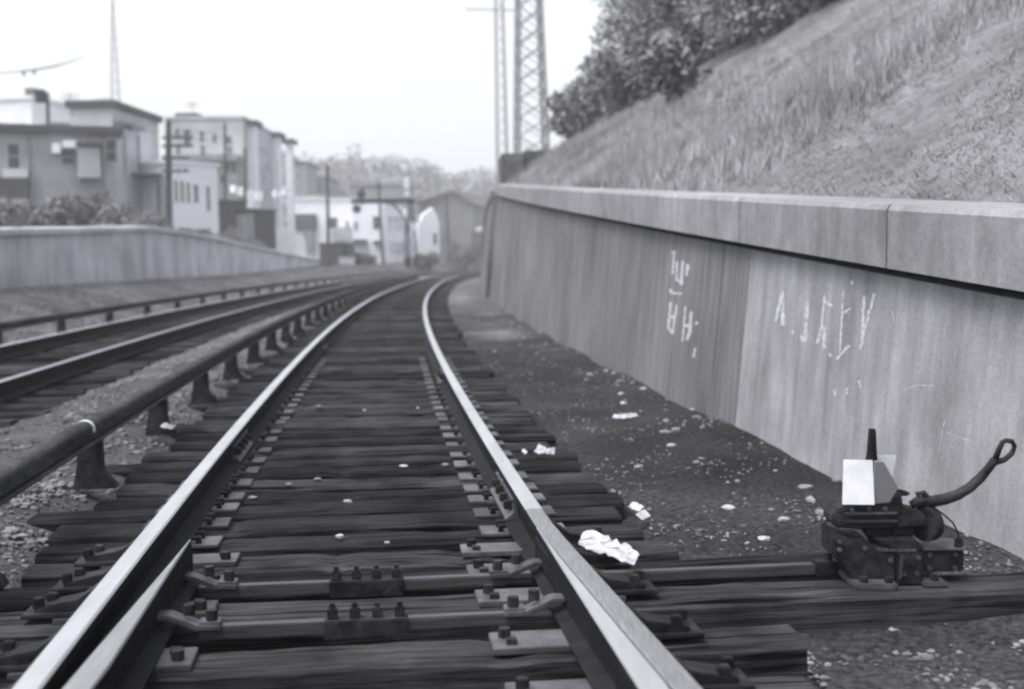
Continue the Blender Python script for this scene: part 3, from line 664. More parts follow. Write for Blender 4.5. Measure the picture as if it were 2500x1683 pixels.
def hill_hit(u, v):
    r = ray(u, v); t = 8.0
    while t < 70:
        x, y, z = r[0] * t, r[1] * t, CAMH + r[2] * t; s_, d_ = sd(x, y)
        if d_ > 3.2 and z < hz(s_, d_): return s_, d_
        t += .15
    return s_, d_
for k, (u, v, H, R0) in enumerate([(1508, 285, 8.5, 1.9), (1552, 262, 8.5, 2.2), (1620, 222, 8.0, 2.2), (1705, 182, 7.5, 2.1), (1800, 138, 7.2, 2.0), (1895, 92, 6.8, 1.9), (1985, 45, 6.5, 1.8), (2085, 0, 6, 1.8)]):
    s, d = hill_hit(u, v); rows.append((s, d + .5, H, R0))
desc = ['tree at the left end of the hilltop row, against the sky above the lattice towers', 'second tree from the left in the row along the hilltop', 'third tree from the left in the row along the hilltop', 'fourth tree from the left in the row along the hilltop',
        'fifth tree from the left in the row along the hilltop', 'sixth tree from the left in the row along the hilltop', 'seventh tree from the left in the hilltop row, near the top edge', 'last tree of the hilltop row, at the top edge of the picture']
for k, (s, d, H, R0) in enumerate(rows):
    tree(W(s, d + .4, hz(s, d + .4)), H, R0, 15000, desc[k], .062, low=.04, group='trees along the top of the grassy slope', seed=k + 3, blobs=12)
for k in range(9):
    s = 18 + 3.3 * k; d = np.mean([r_[1] for r_ in rows]) + 3.5 + random.uniform(0, 2.0)
    tree(W(s, d, hz(s, d)), 8.5, 2.8, 8000, 'taller tree behind the front row on the hilltop, merging into the leaf mass', .085, low=.1, group='trees behind the hilltop row', seed=50 + k, blobs=11)


# ------------------------------------------------------------------ buildings
def bearing(P0, P1):
    e = Vector((P1.x - P0.x, P1.y - P0.y)); return e.normalized(), e.length
def building(name, label, uL, YL, uR, YR, vtop, depth, m, wins=(), side=(), z0=.4, roof=M_ROOF, over=.25, rt=.28, group=None, ztop=None):
    PL, PR = at(uL, vtop, YL), at(uR, vtop, YR); h = (ztop if ztop else (PL.z + PR.z) / 2) - z0
    e, L = bearing(PL, PR); ang = math.atan2(e.y, e.x)
    t = thing(name, label, 'building', (PL.x, PL.y, z0), ang, group)
    MB().box(0, L, 0, depth, -1.5, h).build('wall', m, t)
    if roof: MB().box(-over, L + over, -over, depth + over, h + .002, h + rt).build('roof', roof, t)
    org = Vector((PL.x, PL.y)); nrm = Vector((-e.y, e.x))
    def hit(u, v, o2, ex):
        r = ray(u, v); A = np.array([[r[0], -ex.x], [r[1], -ex.y]]); tt, a = np.linalg.solve(A, np.array([o2.x, o2.y])); return a, CAMH + r[2] * tt - z0
    def window(u0, v0, u1, v1, sd_=False, frame=True, pm=M_GLASS):
        o2, ex = (org, e) if not sd_ else (org + e * L, nrm)
        a0, zt = hit(u0, v0, o2, ex); a1, zb = hit(u1, v1, o2, ex); a0, a1 = min(a0, a1), max(a0, a1)
        X = None if not sd_ else Matrix.Translation((L, 0, 0)) @ Matrix.Rotation(math.pi / 2, 4, 'Z')
        fw_ = min(.09, (a1 - a0) * .18)
        f = MB()
        for b in ((a0 - fw_, a0, zb - fw_, zt + fw_), (a1, a1 + fw_, zb - fw_, zt + fw_), (a0, a1, zt, zt + fw_), (a0, a1, zb - fw_, zb), (a0, a1, (zb + zt) / 2 - .025, (zb + zt) / 2 + .025)):
            f.box(b[0], b[1], -.05, -.002, b[2], b[3], X=X)
        fo = f.build('window', M_FRAME, t)
        MB().box(a0 + .001, a1 - .001, -.03, -.004, zb + .001, zt - .001, X=X).build('pane', pm, fo)
    for q in wins: window(*q)
    for q in side: window(*q, sd_=True)
    t['L'] = L; t['h'] = h; t['hit0'] = 0
    return t, (lambda u, v: hit(u, v, org, e)), (lambda u, v: hit(u, v, org + e * L, nrm)), L, h
def slab(t, hit, u0, v0, u1, v1, y0, y1, m, name, label=None):
    a0, zt = hit(u0, v0); a1, zb = hit(u1, v1)
    o = MB().box(min(a0, a1), max(a0, a1), y0, y1, zb, zt).build(name, m, t)
    if label: o['label'] = label
    return o
# grey two storey house at the far left
A, hA, hAs, LA, hhA = building('house', 'grey house at the left edge with long dark eave and white window box', -90, 58.5, 274, 61, 324, 7, M_LGREY,
    [(18, 352, 48, 412), (150, 366, 182, 402), (258, 342, 284, 396)], z0=1.9, over=.5, rt=.35)
slab(A, hA, 6, 414, 68, 436, -.55, -.06, M_VANE, 'flower_box', 'white flower box under the left window')
slab(A, hA, 126, 352, 148, 376, -.5, -.06, M_CLOTH, 'awning', 'small white awning'); slab(A, hA, 152, 346, 186, 364, -.7, -.06, M_CLOTH, 'awning', 'white awning over the middle window')
slab(A, hA, 188, 362, 244, 437, -.9, -.06, M_PALE, 'bay', 'pale boxed bay'); slab(A, hA, 184, 352, 248, 361, -1.1, -.06, M_ROOF, 'bay_roof')
slab(A, hA, -40, 440, 70, 490, -1.6, -.06, M_DGREY, 'porch', 'dark covered porch'); slab(A, hA, -40, 490, 70, 506, -1.9, -.06, M_LGREY, 'porch_rail')
slab(A, hA, 74, 298, 215, 325, 2.5, 6, M_LGREY, 'dormer'); slab(A, hA, 214, 276, 272, 312, 2.2, 5, M_ROOF, 'roof_hut', 'dark hut on the roof'); slab(A, hA, 120, 284, 205, 300, 2.6, 6, M_GREY, 'dormer_roof')
B, hB, hBs, LB, hhB = building('house', 'pale flat roofed house with vertical boards between the grey house and the big pole', 274, 61.6, 386, 68.5, 282, 2.2, M_PALE, [(302, 300, 322, 318)], z0=1.9, over=.2, rt=.35)
slab(B, hB, 276, 300, 340, 312, -.35, -.01, M_GREY, 'cornice')
slab(B, hB, 300, 330, 306, 430, -.12, -.01, M_LGREY, 'downpipe'); slab(B, hB, 334, 330, 339, 430, -.12, -.01, M_LGREY, 'downpipe')
slab(B, hB, 318, 428, 400, 440, -1.6, -.01, M_DGREY, 'porch_roof', 'dark porch roof'); slab(B, hB, 320, 440, 326, 545, -1.5, -1.38, M_DGREY, 'porch_post'); slab(B, hB, 388, 440, 395, 545, -1.5, -1.38, M_DGREY, 'porch_post')
# faint white house high on the left
Hh, hH, _, LH, hhH = building('house', 'white house with dark chimney showing above the grey house at left edge', -120, 110, 76, 108, 246, 10, M_WHITE, [], z0=1.9, roof=M_WHITE, over=.2)
slab(Hh, hH, 26, 208, 48, 245, 2, 3.2, M_ROOF, 'chimney', 'dark square chimney')
# big pale apartment building
Cb, hC, hCs, LC, hhC = building('apartment_building', 'large pale apartment building with dark tank on its flat roof', 404, 88, 592, 88, 291, 14, M_PALE,
    [(449, 318, 466, 354), (488, 322, 498, 346), (553, 334, 565, 350), (520, 328, 528, 348), (428, 316, 438, 340), (430, 352, 440, 376), (490, 356, 500, 378), (556, 360, 566, 380)], [(622, 352, 634, 366), (626, 420, 640, 436), (680, 374, 692, 388), (684, 440, 694, 452), (640, 360, 648, 372), (642, 420, 650, 434), (648, 400, 656, 412)], z0=1.5, over=.1, rt=.2, roof=M_PALE)
slab(Cb, hC, 408, 268, 464, 287, 2, 5, M_ROOF, 'roof_tank', 'dark low tank on the roof')
def bay(u0, u1, vt, vb, cap):
    a0, zt = hCs(u0, vt); a1, zb = hCs(u1, vb); X = Matrix.Translation((LC, 0, 0)) @ Matrix.Rotation(math.pi / 2, 4, 'Z')
    o = MB().box(a0, a1, -.5, -.002, -1, zt, X=X).build('bay', M_WHITE, Cb)
    MB().box(a0 - .3, a1 + .6, -.75, .3, zt + .002, zt + .35, X=X).build('cornice', M_ROOF, o)
bay(604, 618, 306, 480, 1); bay(664, 676, 334, 480, 1); bay(697, 706, 350, 480, 1)
slab(Cb, hC, 410, 383, 592, 396, -1.5, -.01, M_GREY, 'ledge', 'grey ledge across the front'); slab(Cb, hC, 530, 397, 592, 500, -1.2, -.01, M_GREY, 'lower_front', 'grey lower storey')
# white garage
G, hG, _, LG, hhG = building('garage', 'small white building with five narrow dark windows beside the big pole', 414, 64, 530, 66.5, 402, 3, M_WHITE,
    [(426, 441, 432, 492), (441, 443, 447, 493), (456, 446, 462, 494), (474, 452, 482, 494), (504, 456, 511, 514)], z0=1.8, over=.12, rt=.15, roof=M_WHITE)
# dark sheds behind the wall
S1, *_ = building('shed', 'wide grey board shed right of the white garage', 536, 72, 600, 74, 493, 3, M_DGREY, [], z0=1.4, over=.08, rt=.1)
S2, *_ = building('shed', 'darkest square shed behind the left wall, below the washing', 621, 74, 672, 76, 515, 3, M_ROOF, [], z0=1.2, over=.08, rt=.1)
S3, *_ = building('shed', 'narrow grey shed between the wide shed and the darkest shed', 601, 73, 620, 74, 520, 3, M_GREY, [], z0=1.2, over=.08, rt=.1)
# white buildings of the middle distance
E1, hE, _, LE, _h = building('house', 'white house with a large dark porch opening behind the slender pole', 708, 121, 862, 121, 489, 12, M_WHITE,
    [(803, 533, 823, 556), (845, 542, 851, 557)], z0=.8, over=.15, rt=.15, roof=M_WHITE)
slab(E1, hE, 718, 523, 774, 562, -.4, -.01, M_DGREY, 'porch_opening', 'large dark porch opening'); slab(E1, hE, 748, 565, 769, 612, -1.5, -.01, M_GREY, 'stair')
slab(E1, hE, 812, 556, 862, 588, -1.0, -.01, M_LGREY, 'balcony')
F1, hF, _, LF, _h = building('house', 'grey flat topped house behind the white house with the porch opening', 706, 150, 800, 150, 436, 10, M_GREY, [], z0=.8, over=.2, rt=.4, roof=M_GREY)
F2, hF2, _, _, _h = building('house', 'grey house with small white panels behind the signal arm', 852, 163, 1000, 163, 452, 10, M_GREY, [], z0=.8, over=.3, rt=.5, roof=M_GREY)
slab(F2, hF2, 986, 433, 1000, 460, -.4, 0, M_VANE, 'panel', 'white panel'); slab(F2, hF2, 988, 466, 1000, 480, -.5, -.01, M_VANE, 'panel')
WB, hW, hWs, LWb, _h = building('house', 'tall white house with rows of narrow windows on its right side, behind the signal arm', 859, 117, 936, 117, 490, 26, M_WHITE,
    [(866, 543, 872, 562), (912, 530, 927, 558)], [(950, 529, 956, 562), (963, 529, 968, 562), (974, 530, 979, 562), (985, 531, 989, 562), (955, 592, 959, 618), (967, 594, 972, 620), (977, 592, 982, 618), (986, 592, 990, 618)], z0=.8, over=.1, rt=.15, roof=M_WHITE)
slab(WB, hW, 865, 585, 897, 597, -1.0, -.01, M_DGREY, 'awning', 'dark awning'); slab(WB, hW, 913, 588, 935, 597, -1.0, -.01, M_DGREY, 'awning', 'dark awning beside the corner')
W2, hW2, _, LW2, hh2 = building('house', 'narrow white house with a rounded gable right of the signal mast', 1022, 137, 1073, 139, 545, 10, M_WHITE, [(1058, 571, 1066, 596)], z0=.8, over=0, rt=.1, roof=M_WHITE)
MB().prism([(LW2 * .12, 0), (LW2 * .22, .9), (LW2 * .5, 1.35), (LW2 * .66, 1.7), (LW2 * .86, 1.0), (LW2 * .99, 0)], .0, .4, 'Y', X=Matrix.Translation((0, 0, hh2 + .102))).build('gable', M_WHITE, W2)
G2, hG2, _, LG2, hg2 = building('house', 'broad grey house with a low dark gable roof beyond the right wall', 1024, 168, 1156, 166, 500, 12, M_MGREY, [], z0=.8, over=.0, rt=.0, roof=None)
MB().prism([(-.3, 0), (LG2 * .62, 1.6), (LG2 + .5, -.5), (LG2 + .5, -.15), (LG2 * .62, 2.0), (-.3, .4)], -.5, 12.4, 'Y', X=Matrix.Translation((0, 0, hg2 + .01))).build('roof', M_ROOF, G2)
MB().prism([(0, 0), (LG2, 0), (LG2, .0), (LG2 * .62, 1.6)], .002, 11.9, 'Y', X=Matrix.Translation((0, 0, hg2 + .004))).build('gable_wall', M_MGREY, G2)
K, hK, _, _, _h = building('hut', 'dark brick hut with pale bundles on its roof beyond the right wall', 1152, 128, 1192, 127, 568, 4, M_RUST, [], z0=.5, over=.05, rt=.08)
slab(K, hK, 1160, 554, 1168, 566, .2, .7, M_VANE, 'bundle'); slab(K, hK, 1173, 553, 1182, 566, .2, .7, M_VANE, 'bundle')
D1, hD1, *_ = building('house', 'grey sloping house just right of the apartment bays, behind the washing', 704, 142, 748, 142, 400, 8, M_GREY, [(712, 420, 719, 434), (726, 420, 733, 434)], z0=1.0, over=.2, rt=.25)
slab(D1, hD1, 708, 380, 716, 402, 1.5, 2.2, M_RUST, 'chimney')
slab(E1, hE, 710, 476, 800, 489, 1, 8, M_GREY, 'roof_step')
L1, hL1, _, _, _h = building('shed', 'small dark shed behind the slender pole near the end of the left wall', 780, 98, 834, 98, 596, 3, M_DGREY, [], z0=.7, over=.1, rt=.1)
L2, *_ = building('shed', 'narrow dark shed beside the white picket fence', 846, 100, 860, 100, 597, 2, M_DGREY, [], z0=.7, over=.05, rt=.08)
fence = thing('fence', 'short white board fence in front of the tall white house', 'fence', at(828, 645, 97) , 0)
x1 = at(866, 640, 97).x - fence.location.x
for k in range(6): MB().box(k * x1 / 6 + .02, (k + 1) * x1 / 6 - .05, 0, .04, -.4, .55 + .06 * (k % 2)).build('board', M_VANE, fence)
MB().box(0, x1, .041, .08, .1, .2).build('rail', M_VANE, fence)
pf = thing('fence', 'pale board fence sloping down behind the left wall beside the darkest shed', 'fence', at(673, 600, 80), 0)
x1 = at(747, 600, 80).x - pf.location.x
MB().prism([(0, -.8), (x1, -1.2), (x1, .35), (x1 * .4, .9), (0, 1.2)], 0, .06, 'Y').build('board_panel', M_PALE, pf)
for k in range(4): MB().box(k * x1 / 3 - .04, k * x1 / 3 + .04, .061, .14, -1, 1.0 - .25 * k).build('post', M_DGREY, pf)
# washing
def cloth(u0, v0, u1, v1, Y, label, sk=0):
    a, b = at(u0, v0, Y), at(u1, v1, Y); m = MB(); nx, nz = 6, 5; vs_ = []
    for s_ in (0, .03):
        for i in range(nx + 1):
            for j in range(nz + 1):
                f = i / nx; q = j / nz; x = a.x + (b.x - a.x) * f; z = a.z + (b.z - a.z) * q * (1 - .3 * sk * (1 - f)) - sk * f * .5 * (b.z - a.z) * -1 * .6 - .06 * math.sin(f * 3.1)
                vs_.append((x, Y + s_ + .12 * math.sin(f * 9 + q * 2), z))
    n1 = (nx + 1) * (nz + 1); fs = []
    for o_ in (0, n1):
        for i in range(nx):
            for j in range(nz): fs.append((o_ + i * (nz + 1) + j, o_ + (i + 1) * (nz + 1) + j, o_ + (i + 1) * (nz + 1) + j + 1, o_ + i * (nz + 1) + j + 1))
    m.add(vs_, fs); return m.build('laundry_sheet', M_CLOTH, None, smooth=True, label=label, cat='laundry', group='washing on the line')
cloth(560, 450, 592, 472, 84, 'leftmost white sheet on the washing line, blown to a point', 1)
cloth(595, 463, 616, 506, 84.2, 'longest white sheet hanging in the middle of the washing line'); cloth(619, 465, 640, 490, 84.4, 'square white sheet beside the longest one on the washing line')
cloth(664, 461, 686, 480, 85, 'white sheet hanging in front of the apartment bays'); cloth(688, 458, 708, 476, 85.2, 'rightmost white sheet on the washing line')
p0, p1 = at(545, 462, 84), at(712, 462, 85.2); ln = MB(); ln.tube([p0, (p0 + p1) / 2 + Vector((0, 0, -.12)), p1], .02, 5); ln.build('washing_line', M_STEEL, None, label='thin line holding the white washing', cat='line')

# ------------------------------------------------------------------ poles, masts, towers
def pole(label, u, vtop, vbase, Y, r=.14, arms=(), can=False, zb=None, m=M_POLE, lean=0, name='utility_pole', cat='pole'):
    b = at(u, vbase, Y); tp_ = at(u + lean, vtop, Y); z0 = b.z if zb is None else zb
    t = thing(name, label, cat, (b.x, Y, z0)); H = tp_.z - z0; lx = tp_.x - b.x
    MB().tube([(0, 0, -.6), (lx * .5, 0, H * .5), (lx, 0, H)], [r, r * .85, r * .7], 10).build('shaft', m, t)
    for (dz, L, off) in arms:
        a = MB(); x = lx * (H - dz) / H; a.box(off - L / 2 + x, off + L / 2 + x, -r - .1, -r - .002, H - dz - .06, H - dz + .06); o = a.build('crossarm', m, t)
        for k in range(4):
            q = MB().tube([(0, 0, .06), (0, 0, .2)], [.05, .035], 6).build('insulator', M_GREY, o); q.location = (off + x - L / 2 + L * (k + .5) / 4, -r - .05, H - dz)
    if can:
        c = MB(); c.tube([(0, 0, H - .2), (0, 0, H - 1.0)], .34, 12); o = c.build('transformer', M_IRON, t); o.location = (-.25, -.1, .35)
    return t
pole('tall dark pole with many short crossarms beside the white garage', 411, 292, 560, 58, .19, ((.9, 1.5, .5), (1.3, 1.5, .5), (1.9, 1.3, .4), (2.5, 1.3, .4)), zb=1.9)
pole('pole topped with a dark transformer rising behind the grey house', 116, 226, 420, 78, .17, (), True, zb=1.5)
pole('thin pole in front of the left part of the apartment building', 549, 300, 560, 80, .13, (), zb=1.4)
pole('thin pole behind the washing, before the apartment bays', 598, 362, 560, 82, .13, (), zb=1.3)
pole('slender dark pole standing alone before the white house with the porch opening', 802, 404, 662, 84, .15, (), lean=-3)
pole('dark pole with a crossarm crossing the signal arm', 936, 444, 640, 108, .16, ((.5, 1.9, -.55),), lean=-12)
pole('dark pole with a thick foot right of the narrow white house', 1096, 474, 642, 132, .20, (), lean=-7)
def lattice(label, uL, uR, vb, Y, z0, ztop, top_frac, n, r, name='lattice_tower', cat='tower', lean=0, arm=None, z_vis=None, m=M_TOWER):
    a, b = at(uL, vb, Y), at(uR, vb, Y); wv = (b.x - a.x); cx = (a.x + b.x) / 2
    t = thing(name, label, cat, (cx, Y, z0), R_(8)); H = ztop - z0; zv = a.z - z0
    hw0 = wv / 2; # half width at the visible foot
    def hwz(z): return hw0 * (1 + (top_frac - 1) * (z - zv) / (H - zv))
    def lx(z): return lean * (z - zv)
    cor = [(-1, -1), (1, -1), (1, 1), (-1, 1)]
    for cx_, cy_ in cor: MB().tube([(cx_ * hwz(0) + lx(0), cy_ * hwz(0), -.5), (cx_ * hwz(H) + lx(H), cy_ * hwz(H), H)], [r, r * .8], 6).build('leg', m, t)
    br = MB()
    zs = list(np.linspace(0, H, n + 1))
    for z, z2 in zip(zs[:-1], zs[1:]):
        for i in range(4):
            c1, c2 = cor[i], cor[(i + 1) % 4]
            br.tube([(c1[0] * hwz(z2) + lx(z2), c1[1] * hwz(z2), z2), (c2[0] * hwz(z) + lx(z), c2[1] * hwz(z), z)], r * .42, 5)
            if n < 40: br.tube([(c2[0] * hwz(z2) + lx(z2), c2[1] * hwz(z2), z2), (c1[0] * hwz(z) + lx(z), c1[1] * hwz(z), z)], r * .25, 5)
    br.build('bracing', m, t)
    if arm:
        MB().box(-arm[1] + lx(arm[0]), arm[1] * .5 + lx(arm[0]), -.07, .07, arm[0] - .07, arm[0] + .07).build('crossarm', m, t)
    return t
zb_ = at(1300, 380, 105).z
lattice('tall steel lattice tower with crossed bracing above the right wall, nearer and larger of two', 1262, 1334, 378, 105, .5, 42, .38, 26, .17, lean=-.012)
lattice('slimmer fainter lattice tower with a crossarm, left of the larger tower', 1214, 1238, 385, 150, .5, 66, .30, 46, .10, lean=-.010, arm=(31.5, 4.2))
lattice('very thin lattice radio mast behind the roofs on the left', 273, 293, 268, 130, 1.5, 30, .10, 26, .04, 'radio_mast', 'mast', lean=0.0)
# cantilever signal
sm = thing('signal_mast', 'lattice signal mast with a long arm and two round signal heads beside the far curve', 'railway signal', at(1009, 641, 100), 0)
q = 100 / F
def sx(u): return (u - 1009) * q
def sz(v): return (641 - v) * q
for u0, u1 in ((996, 1000), (1019, 1009)):
    for y in (-.25, .25): MB().tube([(sx(u0), y, -.3), (sx(u1), y, sz(492))], .055, 6).build('leg', M_IRON, sm)
lz = MB()
for k in range(9):
    z0, z1 = sz(640) + k * .57, sz(640) + (k + 1) * .57; f0, f1 = k / 9, (k + 1) / 9
    xl = lambda f: sx(996 + 4 * f); xr = lambda f: sx(1019 - 10 * f)
    lz.tube([(xl(f0), -.25, z0), (xr(f1), -.25, z1)] if k % 2 else [(xr(f0), -.25, z0), (xl(f1), -.25, z1)], .03, 5)
lz.build('bracing', M_IRON, sm)
MB().box(sx(861), sx(1016), -.3, .3, sz(497), sz(487)).build('arm', M_IRON, sm)
cv = MB(); cv.tube([(sx(u), 0, sz(v)) for u, v in [(940, 496), (958, 500), (972, 512), (984, 530), (993, 552), (996, 575)]], .06, 6)
cv.tube([(sx(u), 0, sz(v)) for u, v in [(962, 497), (980, 514), (996, 540), (1003, 560)]], .045, 6)
for (a, b), (c, d) in (((962, 504), (968, 498)), ((975, 516), (986, 520)), ((985, 532), (998, 545)), ((993, 552), (1000, 535))): cv.tube([(sx(a), 0, sz(b)), (sx(c), 0, sz(d))], .035, 5)
cv.build('curved_brace', M_IRON, sm)
for (u, v, r) in ((887, 476, .36), (875, 511, .36)):
    hd = MB(); hd.tube([(sx(u), -.42, sz(v)), (sx(u), -.36, sz(v))], r, 18); hd.tube([(sx(u), -.36, sz(v)), (sx(u), .1, sz(v))], r * .6, 12)
    o = hd.build('signal_head', M_IRON, sm)
    MB().tube([(sx(u), -.5, sz(v)), (sx(u), -.42, sz(v))], r * .35, 12).build('lens', M_GLASS, o)
MB().box(sx(884), sx(890), -.05, .05, sz(500), sz(460)).build('head_post', M_IRON, sm)
for u in (997, 1018): MB().box(sx(u) - .22, sx(u) + .22, -.4, .4, -.4, .45).build('footing', M_IRON, sm, bevel=.03)
pole('faint thin flagpole behind the signal mast', 1013, 408, 640, 150, .09, (), zb=.5, m=M_LGREY)
# broken overhead wire with hanging insulators, upper left
ow_ = MB(); pts = [at(u, v, 70) for u, v in [(-60, 184), (40, 176), (60, 174), (90, 170), (130, 163), (170, 152), (210, 136)]]
ow_.tube(pts, [.02, .03, .05, .05, .05, .03, .012], 6)
wi = ow_.build('overhead_wire', M_POLE, None, label='short dark length of overhead wire with small insulators, high on the left against the sky', cat='wire')
for u, v in ((58, 182), (84, 178)):
    p = at(u, v, 70); MB().tube([p + Vector((0, 0, .22)), p, p + Vector((0, 0, -.1))], [.03, .09, .07], 8).build('insulator', M_POLE, wi)
# shrubs along the left wall
def shrub(u, v, Y, H, Rd, label, n=1400, seed=0, m=M_LEAFD, group='dark shrubs behind the left wall'):
    p = at(u, v, Y); s, d = sd(p.x, p.y); return tree((p.x, Y, gz(s, d) if d < LWD else p.z), H, Rd, n, label, .10, m, .15, group, 'shrub', 'shrub', 6, seed)
for k, (u, Y, H, Rd, lab) in enumerate([(12, 50, 2.4, 1.3, 'dark shrub at the left edge, below the covered porch'), (62, 51, 2.2, 1.2, 'dark shrub below the covered porch, second from the left edge'), (104, 52, 2.6, 1.2, 'bushy shrub below the white awnings, third from the left edge'),
        (148, 52, 3.2, 1.3, 'tall shrub under the middle window of the grey house'), (192, 53, 3.2, 1.4, 'shrub under the pale boxed bay'), (238, 53, 3.3, 1.4, 'shrub under the right window of the grey house'), (284, 54, 2.6, 1.2, 'shrub at the right corner of the grey house'),
        (330, 56, 2.0, 1.0, 'low shrub below the dark porch roof of the pale house'), (376, 57, 1.8, 1.0, 'low shrub left of the big pole'), (452, 58, 1.0, .9, 'low shrub at the foot of the white garage')]):
    shrub(u, 540, Y, H * .55, Rd, lab, 1300, 90 + k)
for k, (u, Y, H, Rd, lab) in enumerate([(890, 102, .9, 1.4, 'low bush at the foot of the tall white house'), (1045, 112, 1.0, 1.5, 'low bush right of the signal mast'), (1125, 124, 2.2, 1.8, 'bush in front of the broad grey house')]):
    p = at(u, 645, Y); tree((p.x, Y, p.z - .3), H, Rd, 1100, lab, .16, M_LEAFD, .1, 'low bushes by the far curve', 'shrub', 'shrub', 5, 130 + k)
# bushes on the plateau beside the block, left foot of the slope
for k, (u, v, Y, H, Rd, lab) in enumerate([(1398, 400, 41, 1.6, .9, 'bush at the right end of the dark block on the wall'), (1452, 385, 40, 2.4, 1.1, 'bush on the slope under the end of the hilltop tree row'), (1420, 372, 41.5, 1.9, .9, 'scrubby bush on the skyline between the dark block and the tree row'), (1490, 372, 38, 2.0, 1.2, 'broad bush low on the slope just right of the skyline'), (1530, 400, 36, 1.6, 1.0, 'weedy bush on the slope above the coping'), (1660, 420, 26, 1.2, .8, 'dark weedy bush above the coping, right of the middle of the slope foot')]):
    p = at(u, v, Y); s, d = sd(p.x, p.y); tree(W(s, max(3.6, d), hz(s, max(3.6, d))), H, Rd, 1500, lab, .09, M_WEED, .1, 'bushes on the slope', 'shrub', 'shrub', 6, 150 + k)

# scrub along the top of the left wall
scrub = ['pale scrubby weed clump on top of the left wall', 'low ragged bush just behind the left wall']
for k in range(22):
    s_ = 30 + 2.1 * k; d_ = LWD - random.uniform(.9, 2.2); H = random.uniform(.5, 1.1)
    tree(W(s_, d_, gz(s_, d_)), H, random.uniform(.5, .9), 420, scrub[k % 2], .07, M_WEED if k % 2 == 0 else M_LEAFD, .1, 'weed clumps on the left wall' if k % 2 == 0 else 'ragged bushes behind the left wall', 'shrub', 'shrub', 5, 300 + k)
def wire(label, pts, r, sag=.5, group=None):
    m = MB()
    for p, q in zip(pts[:-1], pts[1:]):
        m.tube([p + (q - p) * f - Vector((0, 0, sag * 4 * f * (1 - f))) for f in np.linspace(0, 1, 9)], r, 4)
    return m.build('overhead_wire', M_POLE, None, label=label, cat='wire', group=group)
for k, (a, b) in enumerate(((300, 305), (308, 313), (322, 326))):
    wire('thin wire running from the big pole to the pole in front of the apartment building', [at(414, a, 58), at(549, b, 80)], .013, .4, 'wires from the big pole')
    wire('thin wire running left from the big pole past the roofs', [at(408, a, 58), at(116, 240 + 6 * k, 78)], .013, .5, 'wires to the transformer pole')
wire('thin wire between the slender pole and the pole with a crossarm', [at(799, 410, 84), at(927, 448, 108)], .014, .4)
for t, hit, lst in ((A, hA, [(96, 306, 104, 326), (232, 262, 242, 280)]), (Cb, hC, [(500, 276, 508, 292), (560, 278, 566, 292)]), (E1, hE, [(742, 476, 750, 490), (838, 478, 844, 490)])):
    for q in lst: slab(t, hit, *q, 2.0, 2.6, M_RUST, 'chimney')
slab(A, hA, 70, 330, 74, 470, -.14, -.01, M_GREY, 'downpipe'); slab(A, hA, 250, 330, 253, 470, -.14, -.01, M_GREY, 'downpipe')
for q in ((560, 402, 568, 424), (576, 404, 584, 426), (548, 430, 556, 450)): slab(Cb, hC, *q, -1.26, -1.205, M_GLASS, 'lower_window')

for k, (u, v0, v1, Y, w_) in enumerate(((172, 228, 282, 66, .5), (232, 244, 279, 66, .4), (258, 240, 276, 66, .45), (470, 250, 290, 92, .5))):
    b = at(u, v1, Y); tp_ = at(u, v0, Y); H = tp_.z - b.z
    lab = ['thin roof aerial right of the transformer pole', 'short thin roof aerial left of the dark roof hut', 'thin roof aerial beside the radio mast', 'thin roof aerial on the apartment building'][k]
    t = thing('roof_aerial', lab, 'aerial', b); MB().tube([(0, 0, -.6), (0, 0, H)], .03, 5).build('mast', M_TOWER, t)
    m = MB()
    for q_ in (.97, .85, .74): m.box(-w_, w_, -.015, .015, H * q_ - .015, H * q_ + .015)
    m.build('crossbars', M_TOWER, t)

# ------------------------------------------------------------------ far hill
prof = [(300, 420), (560, 400), (640, 380), (700, 384), (733, 389), (760, 383), (785, 391), (816, 386), (846, 380), (858, 371), (872, 383), (909, 384), (965, 380), (996, 396), (1023, 408), (1048, 411), (1082, 416), (1101, 430), (1113, 442), (1126, 430), (1153, 417), (1176, 423), (1209, 430), (1260, 425), (1420, 430)]
us = np.linspace(300, 1420, 57); vv = np.interp(us, [p[0] for p in prof], [p[1] for p in prof]) + 10
mb = MB(); n = 12; LC_ = []
for u, v in zip(us, vv):
    for j in range(n):
        f = j / (n - 1); Y = 205 + 125 * f + 30 * (u > 1113) * f; top = at(u, v, 330 if u <= 1113 else 360); z = .5 + (top.z - .5) * (f ** .8); x = at(u, v, Y).x; mb.v.append((x, Y, z)); LC_.append((x, Y, z))
    
for i in range(len(us) - 1):
    for j in range(n - 1): mb.f.append((i * n + j, (i + 1) * n + j, (i + 1) * n + j + 1, i * n + j + 1)); mb.mi.append(0)
m_ = len(mb.v)
for u, v in zip(us, vv): mb.v.append((at(u, v, 420).x, 420, .3))
for i in range(len(us) - 1): mb.f.append((i * n + n - 1, (i + 1) * n + n - 1, m_ + i + 1, m_ + i)); mb.mi.append(0)
mb.build('far_hill', M_HILL, smooth=True, kind='structure')
LC_ = np.array(LC_); bl = LC_[rng.integers(0, len(LC_), 900)] + rng.normal(size=(900, 3)) * np.array([2.5, 4, .6]); rad = rng.uniform(1.2, 2.9, (900, 1))
tag(fast_mesh('far_wood', leaf_cloud(np.concatenate([bl, rad], 1), 26000, .55), 4, M_FARLEAF), kind='stuff')
Z1, hZ, _, _, _h = building('building', 'long low white building with a grey roof on top of the far hill', 890, 312, 990, 312, 396, 8, M_WHITE, [], z0=at(940, 412, 312).z - 2, over=.4, rt=1.0, roof=M_LGREY)

